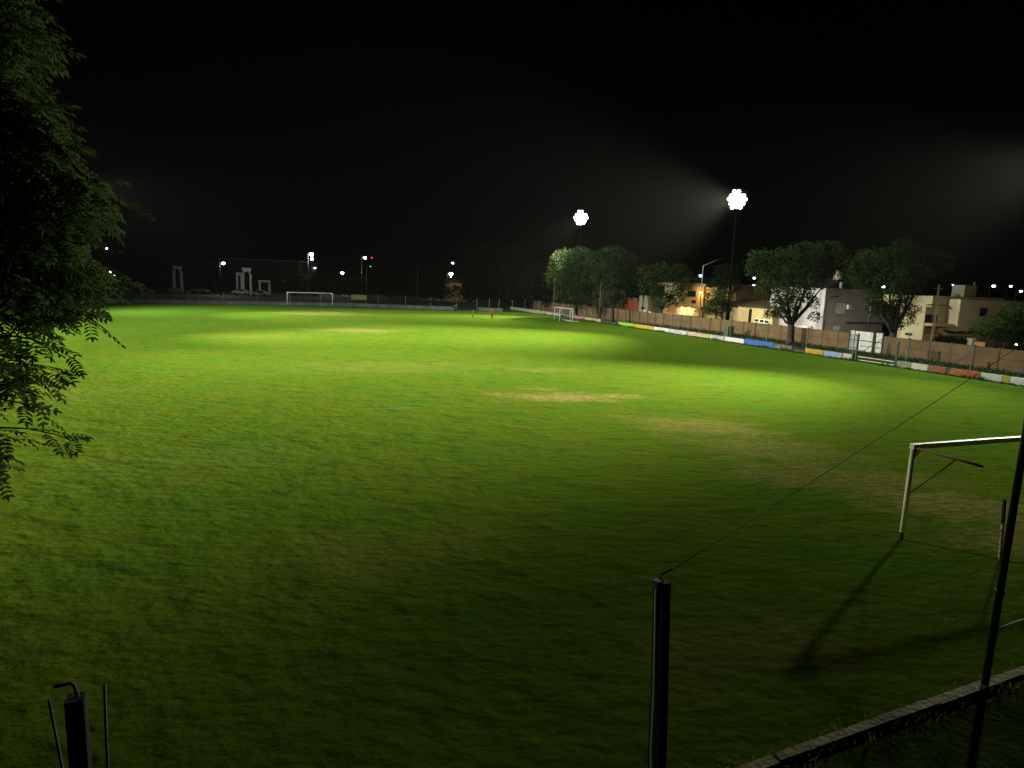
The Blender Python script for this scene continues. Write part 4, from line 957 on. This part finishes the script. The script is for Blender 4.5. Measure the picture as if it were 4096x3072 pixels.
def person(label, base, ht, face, shirt, trousers, pose, group=None):
    base = Vector(base); g = thing('person', base, label, 'person')
    f = Vector((math.sin(face), math.cos(face), 0)); s = Vector((f.y, -f.x, 0)); k = ht / 1.75
    P_ = lambda x, y, z: base + (s * x + f * y) * k + U * z * k
    st = pose.get('stride', .06); hands = pose['hands']
    pts, ed, rad = [], [], []
    def v(p, r, par=None):
        pts.append(p); rad.append(tuple(q * k for q in r) if isinstance(r, tuple) else r * k); i = len(pts) - 1
        if par is not None: ed.append((par, i))
        return i
    pel = v(P_(0, 0, .95), (.15, .11)); wa = v(P_(0, 0, 1.12), (.14, .10), pel); ch = v(P_(0, .01, 1.33), (.16, .11), wa); nb = v(P_(0, 0, 1.46), .06, ch); hd0 = v(P_(0, .01, 1.55), .065, nb); hd1 = v(P_(0, .02, 1.64), (.078, .095), hd0); v(P_(0, .01, 1.73), .06, hd1)
    legs = {}; arms = {}
    for i, sg_ in enumerate((-1, 1)):
        y = st * sg_
        h = v(P_(.09 * sg_, 0, .88), .085, pel); kn = v(P_(.10 * sg_, y * .7 + .02, .48), .055, h); an = v(P_(.10 * sg_, y, .08), .038, kn); v(P_(.11 * sg_, y + .15, .03), .032, an); legs[sg_] = (h, kn, an)
        sh = v(P_(.19 * sg_, 0, 1.42), .052, ch); ex, hx = hands[i]
        el = v(P_(*ex), .040, sh); wr = v(P_(*hx), .026, el); dirn = (pts[wr] - pts[el]).normalized(); pm_ = v(pts[wr] + dirn * .07 * k, (.035, .018), wr); arms[sg_] = (sh, el, wr)
        sd = dirn.cross(f if abs(dirn.dot(f)) < .8 else U).normalized()
        for j, ln in enumerate((.062, .075, .08, .07)):
            a = v(pts[pm_] + (sd * (j - 1.5) * .02 + dirn * .03) * k, .009, pm_); v(pts[a] + (dirn * ln + f * .015) * k, .008, a)
        t_ = v(pts[wr] + (dirn * .03 + sd * -.045) * k, .010, wr); v(pts[t_] + (dirn * .04 - sd * .015) * k, .009, t_)
    skin_mesh('body', pts, ed, rad, SKIN, g)
    cp = [pts[pel] + U * .02, pts[wa], pts[ch], P_(0, 0, 1.47)]; ce = [(0, 1), (1, 2), (2, 3)]; cr_ = [(.175 * k, .135 * k), (.165 * k, .125 * k), (.185 * k, .135 * k), .085 * k]
    for sg_ in (-1, 1):
        i = len(cp); cp += [pts[arms[sg_][0]], pts[arms[sg_][1]], pts[arms[sg_][1]].lerp(pts[arms[sg_][2]], pose.get('sleeve', .1))]; ce += [(2, i), (i, i + 1), (i + 1, i + 2)]; cr_ += [.075 * k, .06 * k, .05 * k]
    skin_mesh('shirt', cp, ce, cr_, shirt, g)
    cp = [P_(0, 0, 1.02), pts[pel]]; ce = [(0, 1)]; cr_ = [(.155 * k, .115 * k), (.17 * k, .125 * k)]
    for sg_ in (-1, 1):
        i = len(cp); h, kn, an = legs[sg_]; cp += [pts[h], pts[kn], pts[an] + U * .03]; ce += [(1, i), (i, i + 1), (i + 1, i + 2)]; cr_ += [.105 * k, .078 * k, .06 * k]
    skin_mesh('trousers', cp, ce, cr_, trousers, g)
    m = MB(); m.ball(P_(0, -.015, 1.68), .10 * k, 12, 8, (1, 1, .95)); m.build('hair', HAIR, g, True)
    for sg_ in (-1, 1):
        m = MB(); m.ball(P_(.10 * sg_, st * sg_ + .06, .045), .06 * k, 10, 6, (.9, 2.0, .75)); m.build('shoe', DKMETAL, g, True)
    m = MB(); m.ball(P_(0, .125, 1.625), .018 * k, 6, 5); m.build('nose', SKIN, g, True)
    for sg_ in (-1, 1):
        m = MB(); m.ball(P_(.033 * sg_, .102, 1.655), .013 * k, 6, 5); m.build('eye', DKMETAL, g, True)
RED = mat('red_shirt', (.42, .03, .04), (.33, .025, .035), 6, .8); NAVY = mat('dark_trousers', (.02, .022, .035)); BLUEG = mat('blue_grey_trousers', (.10, .12, .16)); BLK = mat('black_clothes', (.015, .015, .017)); MAROON = mat('orange_red_top', (.34, .05, .025), (.28, .04, .02), 5, .8)
up_arms = [((-.36, .05, 1.38), (-.50, .12, 1.46)), ((.36, .05, 1.38), (.50, .12, 1.46))]
down = [((-.26, .0, 1.16), (-.25, .14, .94)), ((.26, .0, 1.16), (.25, .14, .94))]
hips = [((-.36, -.02, 1.18), (-.24, .10, 1.02)), ((.36, -.02, 1.18), (.24, .10, 1.02))]
person('small child in red shirt with arms out on the pitch', G(1891, 1272), 1.28, 2.6, RED, BLUEG, {'hands': up_arms, 'stride': .03, 'sleeve': .05})
person('person in orange red top and dark trousers on the pitch', G(1967, 1277), 1.66, 2.9, MAROON, NAVY, {'hands': hips, 'stride': .07, 'sleeve': .8})
person('person in black clothes standing near the far low wall', G(1820, 1252), 1.45, -1.2, BLK, BLK, {'hands': down, 'stride': .12, 'sleeve': .95})

# ------------------------------------------------------------------ haze volume added to stand in for lens glare round the lamps
m = MB(); m.box((-420, -60, -1.5), (420, 420, 60))
hzm = bpy.data.materials.new('glow_haze'); nt, N, L = nodes(hzm)
N.remove(N['Principled BSDF']); pv = N.new('ShaderNodeVolumePrincipled'); pv.inputs['Color'].default_value = (.9, .92, .9, 1); pv.inputs['Density'].default_value = .000014; pv.inputs['Anisotropy'].default_value = .35
L.new(pv.outputs[0], N['Material Output'].inputs['Volume'])
USE_HAZE = True
if USE_HAZE:
    tag(m.build('haze', hzm), 'thin haze added as lens glow round the floodlights', 'haze', kind='stuff')

# ------------------------------------------------------------------ world, camera, render
w = bpy.data.worlds.new('World'); sc.world = w; w.use_nodes = True; nt = w.node_tree
sky = nt.nodes.new('ShaderNodeTexSky'); sky.sky_type = 'NISHITA'; sky.sun_disc = False; sky.sun_elevation = math.radians(-4); sky.sun_rotation = math.radians(200)
nt.links.new(sky.outputs[0], nt.nodes['Background'].inputs['Color']); nt.nodes['Background'].inputs['Strength'].default_value = .0005

cd = bpy.data.cameras.new('camera'); cam = bpy.data.objects.new('camera', cd); col.objects.link(cam)
cd.sensor_width = 36; cd.lens = 36 * F / 4096; cd.clip_start = .1; cd.clip_end = 3000
fwd = Vector((0, math.cos(PITCH), -math.sin(PITCH))); dn = Vector((0, -math.sin(PITCH), -math.cos(PITCH))); rt = Vector((1, 0, 0))
dwn_img = (dn * VY - rt * -VX * -1) / DD
rgt_img = (rt * VY / DD) + (dn * -VX / DD) * -1
# image axes: right = rt*(VY/DD) + dn*(VX/DD); down = dn*(VY/DD) - rt*(VX/DD)
rgt_img = rt * (VY / DD) + dn * (VX / DD); dwn_img = dn * (VY / DD) - rt * (VX / DD)
cam.matrix_world = Matrix((( rgt_img.x, -dwn_img.x, -fwd.x, 0), (rgt_img.y, -dwn_img.y, -fwd.y, 0), (rgt_img.z, -dwn_img.z, -fwd.z, H), (0, 0, 0, 1)))
sc.camera = cam
sc.view_settings.view_transform = 'Standard'; sc.view_settings.look = 'None'; sc.view_settings.exposure = 2.3; sc.view_settings.gamma = 1
cy = sc.cycles
cy.use_denoising = True; cy.denoiser = 'OPENIMAGEDENOISE'
cy.max_bounces = 6; cy.diffuse_bounces = 2; cy.glossy_bounces = 2; cy.transparent_max_bounces = 8; cy.volume_bounces = 0; cy.sample_clamp_indirect = 4
cy.use_light_tree = True; cy.filter_width = 1.5
